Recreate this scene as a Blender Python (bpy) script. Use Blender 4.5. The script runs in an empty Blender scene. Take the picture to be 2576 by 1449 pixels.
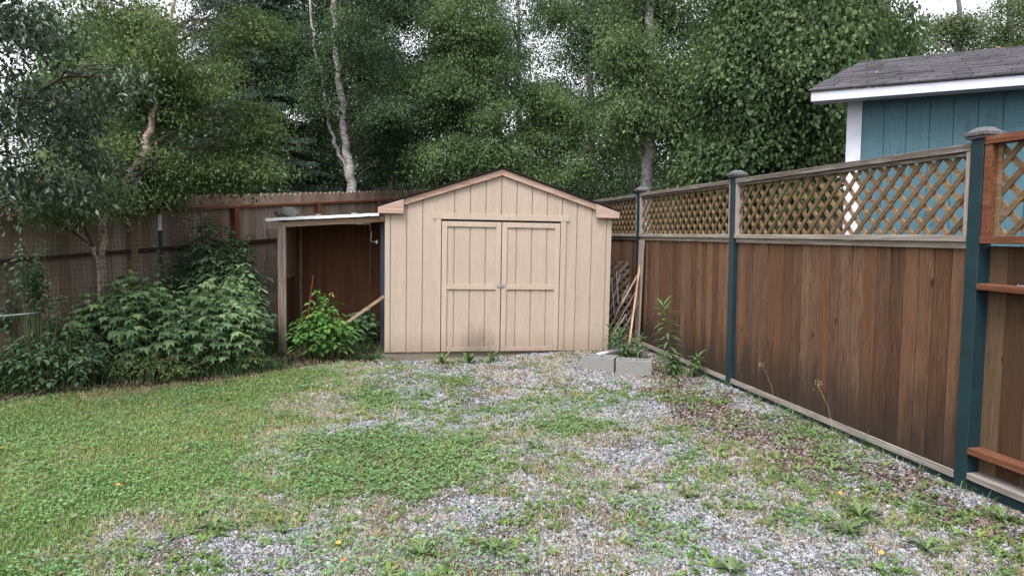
import bpy, bmesh, math, random
import numpy as np
from mathutils import Vector, Matrix
rng = np.random.default_rng(7); random.seed(7)
S = bpy.context.scene
C = S.collection
PI = math.pi

# ------------------------------------------------------------------ camera, sky, sun, exposure
CAMH, PITCH, FPX = 1.6, 0.0806, 1717.0           # metres, radians, focal length for a 2576 px wide frame
cam = bpy.data.cameras.new('camera'); cam.lens = FPX/2576*36; cam.sensor_width = 36
cam.clip_start = .05; cam.clip_end = 2000
co = bpy.data.objects.new('camera', cam); C.objects.link(co)
co.location = (0, 0, CAMH); co.rotation_euler = (PI/2-PITCH, 0, 0); S.camera = co
SUN_EL, SUN_AZ = math.radians(58), math.radians(205)   # azimuth clockwise from +Y
w = bpy.data.worlds.new('World'); S.world = w; w.use_nodes = True
nt = w.node_tree; nt.nodes.clear()
sk = nt.nodes.new('ShaderNodeTexSky'); sk.sky_type = 'NISHITA'; sk.sun_disc = False
sk.sun_elevation = SUN_EL; sk.sun_rotation = SUN_AZ; sk.air_density = 1.0; sk.dust_density = 4.0; sk.ozone_density = 1.0
hs = nt.nodes.new('ShaderNodeHueSaturation'); hs.inputs['Saturation'].default_value = .22; hs.inputs['Value'].default_value = 1.25
bg = nt.nodes.new('ShaderNodeBackground'); bg.inputs[1].default_value = .15
wo = nt.nodes.new('ShaderNodeOutputWorld')
nt.links.new(sk.outputs[0], hs.inputs['Color']); nt.links.new(hs.outputs[0], bg.inputs[0]); nt.links.new(bg.outputs[0], wo.inputs[0])
sl = bpy.data.lights.new('sun', 'SUN'); sl.energy = 1.3; sl.angle = math.radians(22); sl.color = (1, .97, .93)
so = bpy.data.objects.new('sun', sl); C.objects.link(so)
sd = Vector((math.sin(SUN_AZ)*math.cos(SUN_EL), math.cos(SUN_AZ)*math.cos(SUN_EL), math.sin(SUN_EL)))
so.rotation_euler = sd.to_track_quat('Z', 'Y').to_euler()
S.view_settings.view_transform = 'Standard'; S.view_settings.look = 'None'
S.view_settings.exposure = 1.1; S.view_settings.gamma = 1.0
S.render.engine = 'CYCLES'
S.cycles.max_bounces = 6; S.cycles.diffuse_bounces = 4; S.cycles.transmission_bounces = 4; S.cycles.transparent_max_bounces = 4
S.cycles.caustics_reflective = False; S.cycles.caustics_refractive = False

# ------------------------------------------------------------------ helpers: where things are
cP, sP = math.cos(PITCH), math.sin(PITCH)
def at(u, v, Y):
    a = (u-1288)/FPX; b = (724.5-v)/FPX
    d = np.array([a, cP+b*sP, -sP+b*cP]); return d*(Y/d[1])+np.array([0, 0, CAMH])
def gnd(u, v, z=0.0):
    a = (u-1288)/FPX; b = (724.5-v)/FPX
    d = np.array([a, cP+b*sP, -sP+b*cP]); return d*((z-CAMH)/d[2])+np.array([0, 0, CAMH])
def gz(y):                                        # the land rises towards the back of the lot
    y = np.asarray(y, float); return .065*np.log1p(np.exp((y-10.2)*1.6))/1.6
def vnoise(x, y, s, seed):
    r = np.random.default_rng(seed).random((97, 97)); x = np.asarray(x)*s+500.3; y = np.asarray(y)*s+500.7
    i = np.floor(x).astype(int); j = np.floor(y).astype(int); fx = x-i; fy = y-j
    fx = fx*fx*(3-2*fx); fy = fy*fy*(3-2*fy); g = lambda a, b: r[a % 97, b % 97]
    return (g(i, j)*(1-fx)+g(i+1, j)*fx)*(1-fy)+(g(i, j+1)*(1-fx)+g(i+1, j+1)*fx)*fy
def fbm(x, y, s, seed): return (vnoise(x, y, s, seed)*.5+vnoise(x, y, s*2.1, seed+1)*.28+vnoise(x, y, s*4.3, seed+2)*.22)
def inpoly(x, y, poly):
    x = np.asarray(x); y = np.asarray(y); ins = np.zeros(x.shape, bool); n = len(poly)
    for i in range(n):
        x0, y0 = poly[i]; x1, y1 = poly[(i+1) % n]
        if y0 == y1: continue
        c = ((y0 > y) != (y1 > y)) & (x < (x1-x0)*(y-y0)/(y1-y0)+x0); ins ^= c
    return ins
def polydist(x, y, poly):                          # signed distance, positive inside
    x = np.asarray(x, float); y = np.asarray(y, float); d = np.full(x.shape, 1e9); n = len(poly)
    for i in range(n):
        x0, y0 = poly[i]; x1, y1 = poly[(i+1) % n]; dx, dy = x1-x0, y1-y0
        t = np.clip(((x-x0)*dx+(y-y0)*dy)/(dx*dx+dy*dy+1e-9), 0, 1)
        d = np.minimum(d, np.hypot(x-x0-t*dx, y-y0-t*dy))
    return np.where(inpoly(x, y, poly), d, -d)
def gpoly(pts): return [tuple(gnd(u, v)[:2]) for u, v in pts]

# ------------------------------------------------------------------ helpers: objects
def tag(o, label=None, cat=None, group=None, kind=None):
    if label: o['label'] = label
    if cat: o['category'] = cat
    if group: o['group'] = group
    if kind: o['kind'] = kind
    return o
def thing(name, label, cat, loc=(0, 0, 0), rot=(0, 0, 0), group=None):
    o = bpy.data.objects.new(name, None); C.objects.link(o); o.location = loc; o.rotation_euler = rot
    o.empty_display_size = .1
    return tag(o, label, cat, group)
def mesh_np(name, V, F, rnd=None, smooth=False):
    """V (n,3); F list of int arrays (m,k); rnd per face in the same order"""
    V = np.asarray(V, np.float32); F = [np.asarray(f, np.int32) for f in F if len(f)]
    me = bpy.data.meshes.new(name); me.vertices.add(len(V)); me.vertices.foreach_set('co', V.ravel())
    tot = sum(f.size for f in F); npoly = sum(len(f) for f in F)
    me.loops.add(tot); me.polygons.add(npoly)
    me.loops.foreach_set('vertex_index', np.concatenate([f.ravel() for f in F]))
    ls = []; c = 0
    for f in F: ls.append(c+np.arange(len(f))*f.shape[1]); c += f.size
    me.polygons.foreach_set('loop_start', np.concatenate(ls).astype(np.int32))
    me.update(calc_edges=True)
    if rnd is not None:
        a = me.attributes.new('rnd', 'FLOAT', 'FACE'); a.data.foreach_set('value', np.asarray(rnd, np.float32))
    me.polygons.foreach_set('use_smooth', np.full(npoly, smooth))
    return me
def link(name, me, mat, parent=None):
    o = bpy.data.objects.new(name, me); C.objects.link(o)
    if mat: me.materials.append(mat)
    o.parent = parent; return o
class MB:
    def __init__(s): s.v = []; s.f = {}; s.n = 0
    def add(s, V, F, r=None):
        r = random.random() if r is None else r; b = s.n
        s.v.append(np.asarray(V, float).reshape(-1, 3)); s.n += len(s.v[-1])
        for f in F: s.f.setdefault(len(f), []).append(([i+b for i in f], r))
        return s
    def hexa(s, P, r=None):                        # 8 points: bottom ring then top ring
        return s.add(P, [(3, 2, 1, 0), (4, 5, 6, 7), (0, 1, 5, 4), (1, 2, 6, 5), (2, 3, 7, 6), (3, 0, 4, 7)], r)
    def box(s, x0, x1, y0, y1, z0, z1, r=None):
        return s.hexa([(x0, y0, z0), (x1, y0, z0), (x1, y1, z0), (x0, y1, z0), (x0, y0, z1), (x1, y0, z1), (x1, y1, z1), (x0, y1, z1)], r)
    def prism(s, poly, y0, y1, r=None):            # polygon in x,z extruded along y
        n = len(poly); V = [(x, y0, z) for x, z in poly]+[(x, y1, z) for x, z in poly]
        return s.add(V, [tuple(range(n)), tuple(range(2*n-1, n-1, -1))]+[(i, n+i, n+(i+1) % n, (i+1) % n) for i in range(n)], r)
    def beam(s, p, q, w, h, up=(0, 0, 1), r=None):
        p = Vector(p); q = Vector(q); d = (q-p).normalized(); sd_ = d.cross(Vector(up)).normalized(); u = sd_.cross(d)
        a = sd_*w/2; b = u*h/2
        return s.hexa([p-a-b, p+a-b, p+a+b, p-a+b, q-a-b, q+a-b, q+a+b, q-a+b], r)
    def tube(s, pts, rad, n=6, r=None, cap=True):
        pts = [Vector(p) for p in pts]; rad = rad if hasattr(rad, '__len__') else [rad]*len(pts); V = []; m = len(pts)
        for i, p in enumerate(pts):
            d = (pts[min(i+1, m-1)]-pts[max(i-1, 0)]).normalized()
            a = d.orthogonal().normalized() if abs(d.z) > .97 or True and i < 0 else d.cross(Vector((.31, .17, .93) if abs(d.z) < .8 else (1, .1, 0))).normalized()
            b = d.cross(a)
            for k in range(n):
                t = 2*PI*k/n; V.append(p+a*math.cos(t)*rad[i]+b*math.sin(t)*rad[i])
        F = [(i*n+k, i*n+(k+1) % n, (i+1)*n+(k+1) % n, (i+1)*n+k) for i in range(m-1) for k in range(n)]
        if cap and n > 2: F += [tuple(range(n-1, -1, -1)), tuple((m-1)*n+k for k in range(n))]
        return s.add(V, F, r)
    def build(s, name, mat, parent=None, bevel=0, smooth=False):
        F = []; R = []
        for k, l in s.f.items(): F.append([a for a, _ in l]); R += [b for _, b in l]
        o = link(name, mesh_np(name, np.concatenate(s.v), F, R, smooth), mat, parent)
        if bevel:
            m = o.modifiers.new('bevel', 'BEVEL'); m.width = bevel; m.segments = 2; m.limit_method = 'ANGLE'; m.angle_limit = .6
        return o
# batches of leaves in numpy ---------------------------------------------------------------
class NP:
    def __init__(s): s.v = []; s.f = {}; s.n = 0
    def add(s, V, F, rnd):                         # V (N,k,3), F template faces list (tuples), rnd (N,)
        N, k, _ = V.shape; base = s.n+np.arange(N)*k
        for deg in set(len(f) for f in F):
            T = np.array([f for f in F if len(f) == deg])
            s.f.setdefault(deg, []).append(((base[:, None, None]+T[None]).reshape(-1, deg), np.repeat(rnd, len(T))))
        s.v.append(V.reshape(-1, 3)); s.n += N*k
        return s
    def build(s, name, mat, parent=None, smooth=False):
        F = []; R = []
        for k, l in s.f.items():
            for a, b in l: F.append(a); R.append(b)
        return link(name, mesh_np(name, np.concatenate(s.v), F, np.concatenate(R), smooth), mat, parent)
def unit(v): return v/(np.linalg.norm(v, axis=-1, keepdims=True)+1e-9)
def frames(a, n):
    a = unit(a); n = unit(n-(n*a).sum(-1, keepdims=True)*a); return np.stack([a, np.cross(n, a), n], -1)
def leaf_tmpl(kind):
    if kind == 'ovate': return np.array([(0, 0, 0), (.38, .34, .07), (1, 0, -.05), (.38, -.34, .07)]), [(0, 1, 2), (0, 2, 3)]
    if kind == 'willow': return np.array([(0, 0, 0), (.45, .21, .05), (1, 0, -.06), (.45, -.21, .05)]), [(0, 1, 2), (0, 2, 3)]
    if kind == 'needle': return np.array([(0, 0, 0), (.5, .13, 0), (1, 0, 0), (.5, -.13, 0)]), [(0, 1, 2), (0, 2, 3)]
    if kind == 'round': return np.array([(0, 0, 0), (.5, .45, .06), (1, .28, 0), (1, -.28, 0), (.5, -.45, .06)]), [(0, 1, 2), (0, 2, 3), (0, 3, 4)]
    if kind == 'maple':
        P = [(0, 0, 0), (.02, .3, -.03), (.12, .60, -.14), (.30, .30, .03), (.62, .40, -.10), (.60, .16, .02), (1.05, 0, -.2), (.60, -.16, .02), (.62, -.40, -.10), (.30, -.30, .03), (.12, -.60, -.14), (.02, -.3, -.03), (.38, 0, .0)]
        return np.array(P), [(12, i, i-1) for i in range(1, 12)]+[(12, 0, 11)]
    if kind == 'bramble':                          # three leaflets
        L = np.array([(0, 0, 0), (.28, .25, .03), (.62, .2, 0), (1, 0, -.14), (.62, -.2, 0), (.28, -.25, .03)]); V = []; F = []
        for i, (a, sc, off) in enumerate([(0, .72, .33), (1.15, .55, .14), (-1.15, .55, .14)]):
            c, s_ = math.cos(a), math.sin(a); M = L*sc+np.array([off*.3, 0, 0])
            V.append(np.c_[M[:, 0]*c-M[:, 1]*s_+off*(a == 0), M[:, 0]*s_+M[:, 1]*c, M[:, 2]-.03*i]); b = i*6
            F += [(b, b+3, b+2, b+1), (b, b+5, b+4, b+3)]
        return np.concatenate(V), F
    if kind == 'clover':
        V = [(0, 0, 0)]; F = []
        for i in range(3):
            a = 2*PI*i/3
            for da, r_ in ((-.75, .62), (-.4, 1), (.4, 1), (.75, .62)): V.append((math.cos(a+da)*r_, math.sin(a+da)*r_, .08))
            b = 1+4*i; F += [(0, b, b+1), (0, b+1, b+2), (0, b+2, b+3)]
        return np.array(V), F
def scatter(npb, kind, P, a, n, size, rnd):
    T, F = leaf_tmpl(kind) if isinstance(kind, str) else kind
    M = frames(a, n); V = np.einsum('nij,kj->nki', M, T)*np.asarray(size).reshape(-1, 1, 1)+P[:, None, :]
    return npb.add(V, F, rnd)
def ribbons(npb, P, az, el0, el1, L, W, rnd, prof=(1, .8, .5, .05), roll=0.0):
    m = len(prof)-1; N = len(P); V = np.zeros((N, 2*(m+1), 3)); p = P.copy()
    side = np.stack([-np.sin(az), np.cos(az), np.zeros(N)+roll], -1)
    for i in range(m+1):
        hw = (W*prof[i]/2)[:, None]; V[:, 2*i] = p-side*hw; V[:, 2*i+1] = p+side*hw
        e = el0+(el1-el0)*(i+.5)/m
        p = p+np.stack([np.cos(az)*np.cos(e), np.sin(az)*np.cos(e), np.sin(e)], -1)*(L/m)[:, None]
    return npb.add(V, [(2*i, 2*i+1, 2*i+3, 2*i+2) for i in range(m)], rnd)

# ------------------------------------------------------------------ materials
class N:
    def __init__(s, name):
        s.m = bpy.data.materials.new(name); s.m.use_nodes = True; s.t = s.m.node_tree
        s.b = s.t.nodes['Principled BSDF']; s.out = s.t.nodes['Material Output']
    def n(s, t, **k):
        o = s.t.nodes.new(t)
        for a, b in k.items(): setattr(o, a, b)
        return o
    def l(s, a, b): s.t.links.new(a, b)
    def setin(s, node, i, v):
        if hasattr(v, 'node'): s.l(v, node.inputs[i])
        else: node.inputs[i].default_value = v
    def math(s, op, a, b=None, c=None, clamp=False):
        o = s.n('ShaderNodeMath', operation=op, use_clamp=clamp); s.setin(o, 0, a)
        if b is not None: s.setin(o, 1, b)
        if c is not None: s.setin(o, 2, c)
        return o.outputs[0]
    def rnd(s, name='rnd'): return s.n('ShaderNodeAttribute', attribute_name=name).outputs['Fac']
    def obj(s): return s.n('ShaderNodeTexCoord').outputs['Object']
    def mapv(s, vec, scale, loc=(0, 0, 0)):
        o = s.n('ShaderNodeMapping'); s.l(vec, o.inputs[0]); o.inputs['Scale'].default_value = scale; s.setin(o, 1, loc); return o.outputs[0]
    def noise(s, vec, scale, detail=4, rough=.55, dist=0):
        o = s.n('ShaderNodeTexNoise'); s.l(vec, o.inputs['Vector']); o.inputs['Scale'].default_value = scale
        o.inputs['Detail'].default_value = detail; o.inputs['Roughness'].default_value = rough; o.inputs['Distortion'].default_value = dist
        return o.outputs[0]
    def ramp(s, fac, stops):
        o = s.n('ShaderNodeValToRGB'); s.l(fac, o.inputs[0]); e = o.color_ramp.elements
        while len(e) < len(stops): e.new(.5)
        for x, (p, c) in zip(e, stops):
            x.position = p; x.color = (*c, 1) if hasattr(c, '__len__') else (c, c, c, 1)
        return o.outputs[0]
    def mix(s, f, a, b, bt='MIX'):
        o = s.n('ShaderNodeMix', data_type='RGBA', blend_type=bt); s.setin(o, 0, f)
        for i, v in ((6, a), (7, b)):
            if hasattr(v, 'node'): s.l(v, o.inputs[i])
            else: o.inputs[i].default_value = (*v, 1)
        return o.outputs[2]
    def offs(s, vec, k=13.0):
        r = s.rnd(); c = s.n('ShaderNodeCombineXYZ')
        for i, m in enumerate((1.0, 1.7, 2.3)): s.l(s.math('MULTIPLY', r, k*m), c.inputs[i])
        a = s.n('ShaderNodeVectorMath', operation='ADD'); s.l(vec, a.inputs[0]); s.l(c.outputs[0], a.inputs[1]); return a.outputs[0]
    def bump(s, h, dist, strength=1.0):
        o = s.n('ShaderNodeBump'); o.inputs['Distance'].default_value = dist; o.inputs['Strength'].default_value = strength
        s.l(h, o.inputs['Height']); s.l(o.outputs[0], s.b.inputs['Normal']); return o
    def fin(s, col=None, rough=.8, spec=.3, metal=0):
        if col is not None: s.setin(s.b, 'Base Color', col if hasattr(col, 'node') else (*col, 1))
        s.setin(s.b, 'Roughness', rough); s.b.inputs['Specular IOR Level'].default_value = spec; s.b.inputs['Metallic'].default_value = metal
        return s.m
def xyz(s, vec):
    o = s.n('ShaderNodeSeparateXYZ'); s.l(vec, o.inputs[0]); return o.outputs
def wood(name, cols, axis='z', vary=.35, weather=None, wamt=.5, stain=None, fine=1.0, rough=.85, hue=None, knots=False):
    """cols: dark, mid, light of the grain; weather: grey colour patched over it; stain: (z0, z1, colour) mildew at the foot"""
    s = N(name); o = s.obj(); v = s.offs(o)
    k = {'z': (1, 1, .05), 'x': (.05, 1, 1), 'y': (1, .05, 1)}[axis]
    g = s.noise(s.mapv(v, k), 55*fine, 6, .65, .6); c = s.ramp(g, [(.30, cols[0]), (.5, cols[1]), (.72, cols[2])])
    g2 = s.noise(s.mapv(v, {'z': (1, 1, .18), 'x': (.18, 1, 1), 'y': (1, .18, 1)}[axis]), 9, 4, .6, 1.0)
    if weather: c = s.mix(s.math('MULTIPLY', s.ramp(g2, [(.35, 0.0), (.68, 1.0)]), wamt), c, weather)
    if hue:                                        # some boards stayed redder than others
        h = s.math('FRACT', s.math('MULTIPLY', s.rnd(), 7.31)); c = s.mix(s.math('MULTIPLY', s.ramp(h, [(.45, 0.0), (.8, 1.0)]), s.ramp(g2, [(.3, .15), (.7, .75)])), c, hue)
    if vary:
        t = s.math('ADD', s.math('MULTIPLY', s.rnd(), vary*2), 1-vary)
        c = s.mix(1.0, c, s.mix(s.rnd(), (1, .95, .9), (.92, 1, 1.04)), 'MULTIPLY')
        vv = s.n('ShaderNodeHueSaturation'); s.l(c, vv.inputs['Color']); s.l(t, vv.inputs['Value']); c = vv.outputs[0]
    if stain:
        z = xyz(s, o)[2]; nz = s.noise(s.mapv(v, (1, 1, .25)), 7, 5, .6)
        h = s.math('ADD', z, s.math('MULTIPLY', s.math('SUBTRACT', nz, .5), -1.1))
        m = s.n('ShaderNodeMapRange', interpolation_type='SMOOTHSTEP'); s.l(h, m.inputs[0]); m.inputs[1].default_value = stain[0]; m.inputs[2].default_value = stain[1]
        m.inputs[3].default_value = .8; m.inputs[4].default_value = 0; c = s.mix(m.outputs[0], c, stain[2])
    if knots:
        kv = s.n('ShaderNodeTexVoronoi'); s.l(s.mapv(v, (1, 1, .55)), kv.inputs[0]); kv.inputs['Scale'].default_value = 4.2
        kd = s.math('ADD', kv.outputs[0], s.math('MULTIPLY', g, .03)); c = s.mix(s.ramp(kd, [(.075, .85), (.10, 0.0)]), c, cols[0])
    s.bump(g, .0025, .8)
    return s.fin(c, rough, .2)
def leafmat(name, stops, trans=.4, rough=.6, spec=.22, sat=.86, val=1.06):
    s = N(name); c = s.ramp(s.rnd(), stops)
    h_ = s.n('ShaderNodeHueSaturation'); s.l(c, h_.inputs['Color']); h_.inputs['Saturation'].default_value = sat; h_.inputs['Value'].default_value = val; c = h_.outputs[0]
    s.fin(c, rough, spec)
    tr = s.n('ShaderNodeBsdfTranslucent'); s.l(s.mix(1.0, c, (1.0, 1.05, .85), 'MULTIPLY'), tr.inputs[0])
    mx = s.n('ShaderNodeMixShader'); mx.inputs[0].default_value = trans
    s.l(s.b.outputs[0], mx.inputs[1]); s.l(tr.outputs[0], mx.inputs[2]); s.l(mx.outputs[0], s.out.inputs[0]); return s.m
def plain(name, col, rough=.5, metal=0, spec=.5, var=.15, nscale=12, bump=.0005):
    s = N(name); g = s.noise(s.obj(), nscale, 6, .65)
    c = s.mix(s.ramp(g, [(.3, 0.0), (.7, 1.0)]), tuple(x*(1-var) for x in col), tuple(min(1, x*(1+var)) for x in col)); s.bump(g, bump)
    return s.fin(c, rough, spec, metal)
def siding(name, col, dark, stain=None, chips=None):
    s = N(name); o = s.obj(); v = s.offs(o)
    g = s.noise(s.mapv(v, (1, 1, .12)), 26, 5, .6, 1.6); h = s.noise(s.mapv(v, (.25, .5, 1.0)), 95, 3, .6, .5)
    b = s.noise(o, 1.3, 3, .5)
    c = s.mix(s.math('MULTIPLY', s.ramp(g, [(.35, 1.0), (.6, 0.0)]), .22), col, dark)
    c = s.mix(s.math('MULTIPLY', s.ramp(b, [(.35, 0.0), (.7, 1.0)]), .16), c, tuple(x*1.14 for x in col))
    st_ = s.noise(s.mapv(v, (1, 1, .04)), 7, 5, .65); c = s.mix(s.math('MULTIPLY', s.ramp(st_, [(.5, 0.0), (.72, 1.0)]), .22), c, dark)
    x = xyz(s, o)
    dirt = s.n('ShaderNodeMapRange'); s.l(s.math('ADD', x[2], s.math('MULTIPLY', b, -.12)), dirt.inputs[0]); dirt.inputs[1].default_value = -.08; dirt.inputs[2].default_value = .22
    dirt.inputs[3].default_value = .55; dirt.inputs[4].default_value = 0; c = s.mix(dirt.outputs[0], c, dark)
    if stain:                                      # soot patch low on the left door
        sx, sz, rx, rz = stain; nn = s.noise(s.mapv(o, (1, 1, .3)), 14, 5, .7)
        dx = s.math('DIVIDE', s.math('SUBTRACT', x[0], sx), rx); dz = s.math('DIVIDE', s.math('SUBTRACT', x[2], sz), rz)
        d = s.math('SQRT', s.math('ADD', s.math('MULTIPLY', dx, dx), s.math('MULTIPLY', dz, dz)))
        d = s.math('ADD', d, s.math('MULTIPLY', s.math('SUBTRACT', nn, .5), 1.3))
        m = s.n('ShaderNodeMapRange', interpolation_type='SMOOTHSTEP'); s.l(d, m.inputs[0]); m.inputs[1].default_value = .1; m.inputs[2].default_value = 1.35
        m.inputs[3].default_value = .52; m.inputs[4].default_value = 0; c = s.mix(m.outputs[0], c, (.085, .068, .058))
    if chips:
        cn = s.noise(s.mapv(v, (1, 1, .3)), 14, 7, .72, .8); c = s.mix(s.math('MULTIPLY', s.ramp(cn, [(.56, 0.0), (.64, 1.0)]), .7), c, chips)
    s.bump(s.math('ADD', s.math('MULTIPLY', g, .8), h), .0032, .9)
    return s.fin(c, .75, .25)

M = {}
BEIGE = (.375, .300, .247)
M['siding'] = siding('beige_siding', BEIGE, (.19, .14, .10), stain=(1.20, .0, .27, .36))
M['trim'] = siding('beige_trim', (.397, .318, .262), (.20, .145, .105), stain=(1.20, -.03, .28, .2))
M['fascia'] = wood('raw_fascia', [(.25, .14, .09), (.40, .26, .20), (.50, .37, .31)], 'x', .12, (.27, .2, .17), .6)
M['skid'] = wood('grey_skid', [(.08, .062, .05), (.16, .13, .105), (.23, .195, .165)], 'x', .1, (.19, .165, .14), .5)
M['oldpost'] = wood('weathered_post', [(.12, .075, .05), (.22, .165, .13), (.31, .255, .22)], 'z', .15, (.24, .215, .20), .7)
M['oldplank'] = wood('old_plank', [(.16, .095, .06), (.27, .18, .125), (.36, .26, .2)], 'x', .1, (.25, .19, .15), .6, fine=.6)
M['oldbeam'] = wood('weathered_beam', [(.14, .085, .055), (.27, .18, .125), (.36, .28, .21)], 'x', .15, (.25, .2, .17), .5)
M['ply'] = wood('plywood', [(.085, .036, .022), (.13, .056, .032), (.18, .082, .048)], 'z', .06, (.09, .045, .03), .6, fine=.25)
M['fence'] = wood('fence_cedar_dark', [(.028, .015, .010), (.092, .045, .025), (.185, .10, .058)], 'z', .34, (.125, .092, .075), .35, stain=(.10, .72, (.022, .017, .015)), fine=1.8, hue=(.15, .072, .034), knots=True)
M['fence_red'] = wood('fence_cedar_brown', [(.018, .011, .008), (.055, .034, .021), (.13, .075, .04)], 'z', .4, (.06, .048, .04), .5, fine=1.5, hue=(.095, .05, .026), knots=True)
M['backfence'] = wood('back_fence_boards', [(.16, .105, .082), (.30, .21, .168), (.42, .315, .26)], 'z', .28, (.33, .275, .245), .45, knots=True)
M['redrail'] = wood('stained_rail', [(.12, .038, .02), (.21, .082, .043), (.30, .135, .078)], 'x', .12)
M['redstud'] = wood('stained_stud', [(.10, .031, .015), (.18, .066, .033), (.26, .105, .056)], 'z', .12)
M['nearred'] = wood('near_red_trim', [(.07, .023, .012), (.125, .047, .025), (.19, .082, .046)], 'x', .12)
M['shadedred'] = wood('shaded_stained_rail', [(.03, .012, .008), (.06, .026, .016), (.10, .045, .03)], 'x', .12)  # darker copy of the red wood: shade on the middle rail put into colour
M['greyrail'] = wood('grey_rail', [(.14, .115, .10), (.27, .245, .225), (.40, .375, .355)], 'x', .1, (.17, .135, .11), .7)
M['darkrail'] = wood('lichen_rail', [(.05, .042, .036), (.14, .118, .10), (.36, .34, .32)], 'x', .1, (.09, .068, .055), .6, fine=1.4)
M['lattice'] = wood('lattice_strips', [(.085, .048, .022), (.165, .10, .05), (.26, .175, .10)], 'x', .45, (.13, .10, .08), .45)
M['oldlattice'] = wood('grey_lattice_strips', [(.04, .03, .025), (.095, .075, .06), (.17, .14, .115)], 'x', .4)
M['lath'] = wood('fresh_lath', [(.30, .16, .085), (.50, .31, .19), (.62, .44, .31)], 'z', .1)
M['greyboard'] = wood('silver_board', [(.12, .085, .07), (.24, .185, .16), (.36, .30, .27)], 'z', .1, (.3, .26, .24), .7)
M['green'] = plain('green_paint', (.007, .026, .034), .45, 0, .5, .3, 6)
M['greenedge'] = plain('green_kickboard_paint', (.008, .028, .032), .7, 0, .3, .3, 6)  # dark green paint of the kickboards under the fence panels
M['cap'] = plain('weathered_cap', (.085, .085, .09), .6, 0, .4, .6, 40)
M['white'] = plain('white_paint', (.46, .475, .545), .6, 0, .3, .10, 5)
M['blue'] = siding('blue_siding', (.060, .122, .150), (.028, .07, .092), chips=(.026, .07, .095))
M['metal'] = plain('galvanised', (.33, .34, .36), .45, .7, .5, .2, 20)
M['whitemetal'] = plain('white_roof_edge', (.66, .67, .70), .4, 0, .5, .12, 9)
M['black'] = plain('black_void', (.012, .012, .012), .8)
M['net'] = plain('black_plastic_net', (.018, .03, .03), .5)
M['pvc'] = plain('white_pipe', (.62, .64, .68), .5)
M['navy'] = plain('dark_navy_paint', (.012, .02, .035), .7)
def concrete():
    s = N('concrete'); o = s.obj(); g = s.noise(o, 90, 5, .7); b = s.noise(o, 7, 4, .6)
    c = s.ramp(g, [(.3, (.11, .108, .106)), (.5, (.20, .198, .196)), (.7, (.29, .288, .286))]); c = s.mix(s.math('MULTIPLY', b, .35), c, (.18, .175, .165)); s.bump(g, .004, 1); return s.fin(c, .95, .2)
M['concrete'] = concrete()
def rockm():
    s = N('rock'); o = s.obj(); g = s.noise(o, 18, 8, .7, .5); s.bump(g, .01, 1)
    return s.fin(s.ramp(g, [(.3, (.05, .055, .05)), (.5, (.16, .165, .15)), (.68, (.33, .33, .30))]), .9, .2)
M['rock'] = rockm()
def shingle(name, a, b, row=.14, wdt=.3):
    s = N(name); o = s.obj(); br = s.n('ShaderNodeTexBrick', offset=.5); s.l(s.mapv(o, (1, 1, 1)), br.inputs['Vector'])
    br.inputs['Scale'].default_value = 1; br.inputs['Brick Width'].default_value = wdt; br.inputs['Row Height'].default_value = row; br.inputs['Mortar Size'].default_value = .005
    br.inputs['Color1'].default_value = (*a, 1); br.inputs['Color2'].default_value = (*b, 1); br.inputs['Mortar'].default_value = (.01, .01, .012, 1)
    g = s.noise(o, 260, 3, .6); c = s.mix(.55, br.outputs[0], s.ramp(g, [(.3, 0.02), (.7, .75)]), 'OVERLAY')
    c = s.mix(s.math('MULTIPLY', s.noise(o, 3, 4), .3), c, (.15, .14, .15)); s.bump(g, .003, .7); return s.fin(c, .95, .2)
M['shingle_grey'] = shingle('grey_shingles', (.045, .044, .052), (.088, .085, .098))
M['shingle_black'] = plain('black_shingles', (.022, .02, .02), .95, 0, .2, .4, 200, .003)
M['shingle_brown'] = plain('brown_roof', (.15, .09, .07), .9, 0, .2, .4, 14, .004)
def bark(name, base, dark, scale=1.0, bands=True):
    s = N(name); o = s.obj(); g = s.noise(s.mapv(o, (1, 1, 3.2) if bands else (1, 1, .15)), 9*scale, 7, .7, .6)
    g2 = s.noise(s.mapv(o, (1, 1, .6)), 3.2, 5, .6)
    c = s.mix(s.ramp(g, [(.50, 0.0), (.62, 1.0)]), base, dark); c = s.mix(s.ramp(g2, [(.48, 0.0), (.7, .7)]), c, tuple(x*.45 for x in base)); s.bump(g, .02, .8); return s.fin(c, .85, .25)
M['birch'] = bark('birch_bark', (.35, .335, .325), (.055, .043, .04))
M['birchgrey'] = bark('grey_bark', (.17, .16, .145), (.04, .038, .034))
M['redbirch'] = bark('young_birch_bark', (.42, .33, .28), (.10, .07, .06))
M['dark_bark'] = bark('dark_bark', (.06, .05, .042), (.02, .017, .015), 1, False)
M['twig'] = plain('twig', (.045, .036, .03), .85)
M['cane'] = plain('green_cane', (.07, .10, .035), .6)
Lm = {}
Lm['birch'] = leafmat('birch_leaves', [(0, (0.033, 0.061, 0.020)), (.5, (0.067, 0.115, 0.037)), (.93, (0.111, 0.169, 0.053)), (.985, (0.178, 0.230, 0.062)), (1, (0.520, 0.297, 0.062))], val=1.32)
Lm['birchy'] = leafmat('yellow_green_birch_leaves', [(0, (0.042, 0.071, 0.019)), (.5, (0.078, 0.121, 0.035)), (.95, (0.127, 0.172, 0.057)), (1, (0.459, 0.230, 0.072))], val=1.32)
Lm['dark'] = leafmat('dark_leaves', [(0, (0.020, 0.043, 0.020)), (.5, (0.046, 0.085, 0.034)), (.97, (0.082, 0.132, 0.050)), (1, (0.171, 0.186, 0.049))], val=1.32)
Lm['willow'] = leafmat('willow_leaves', [(0, (0.022, 0.043, 0.022)), (.6, (0.043, 0.074, 0.038)), (1, (0.102, 0.144, 0.090))], .2, .35, .5, val=1.15)
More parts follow.
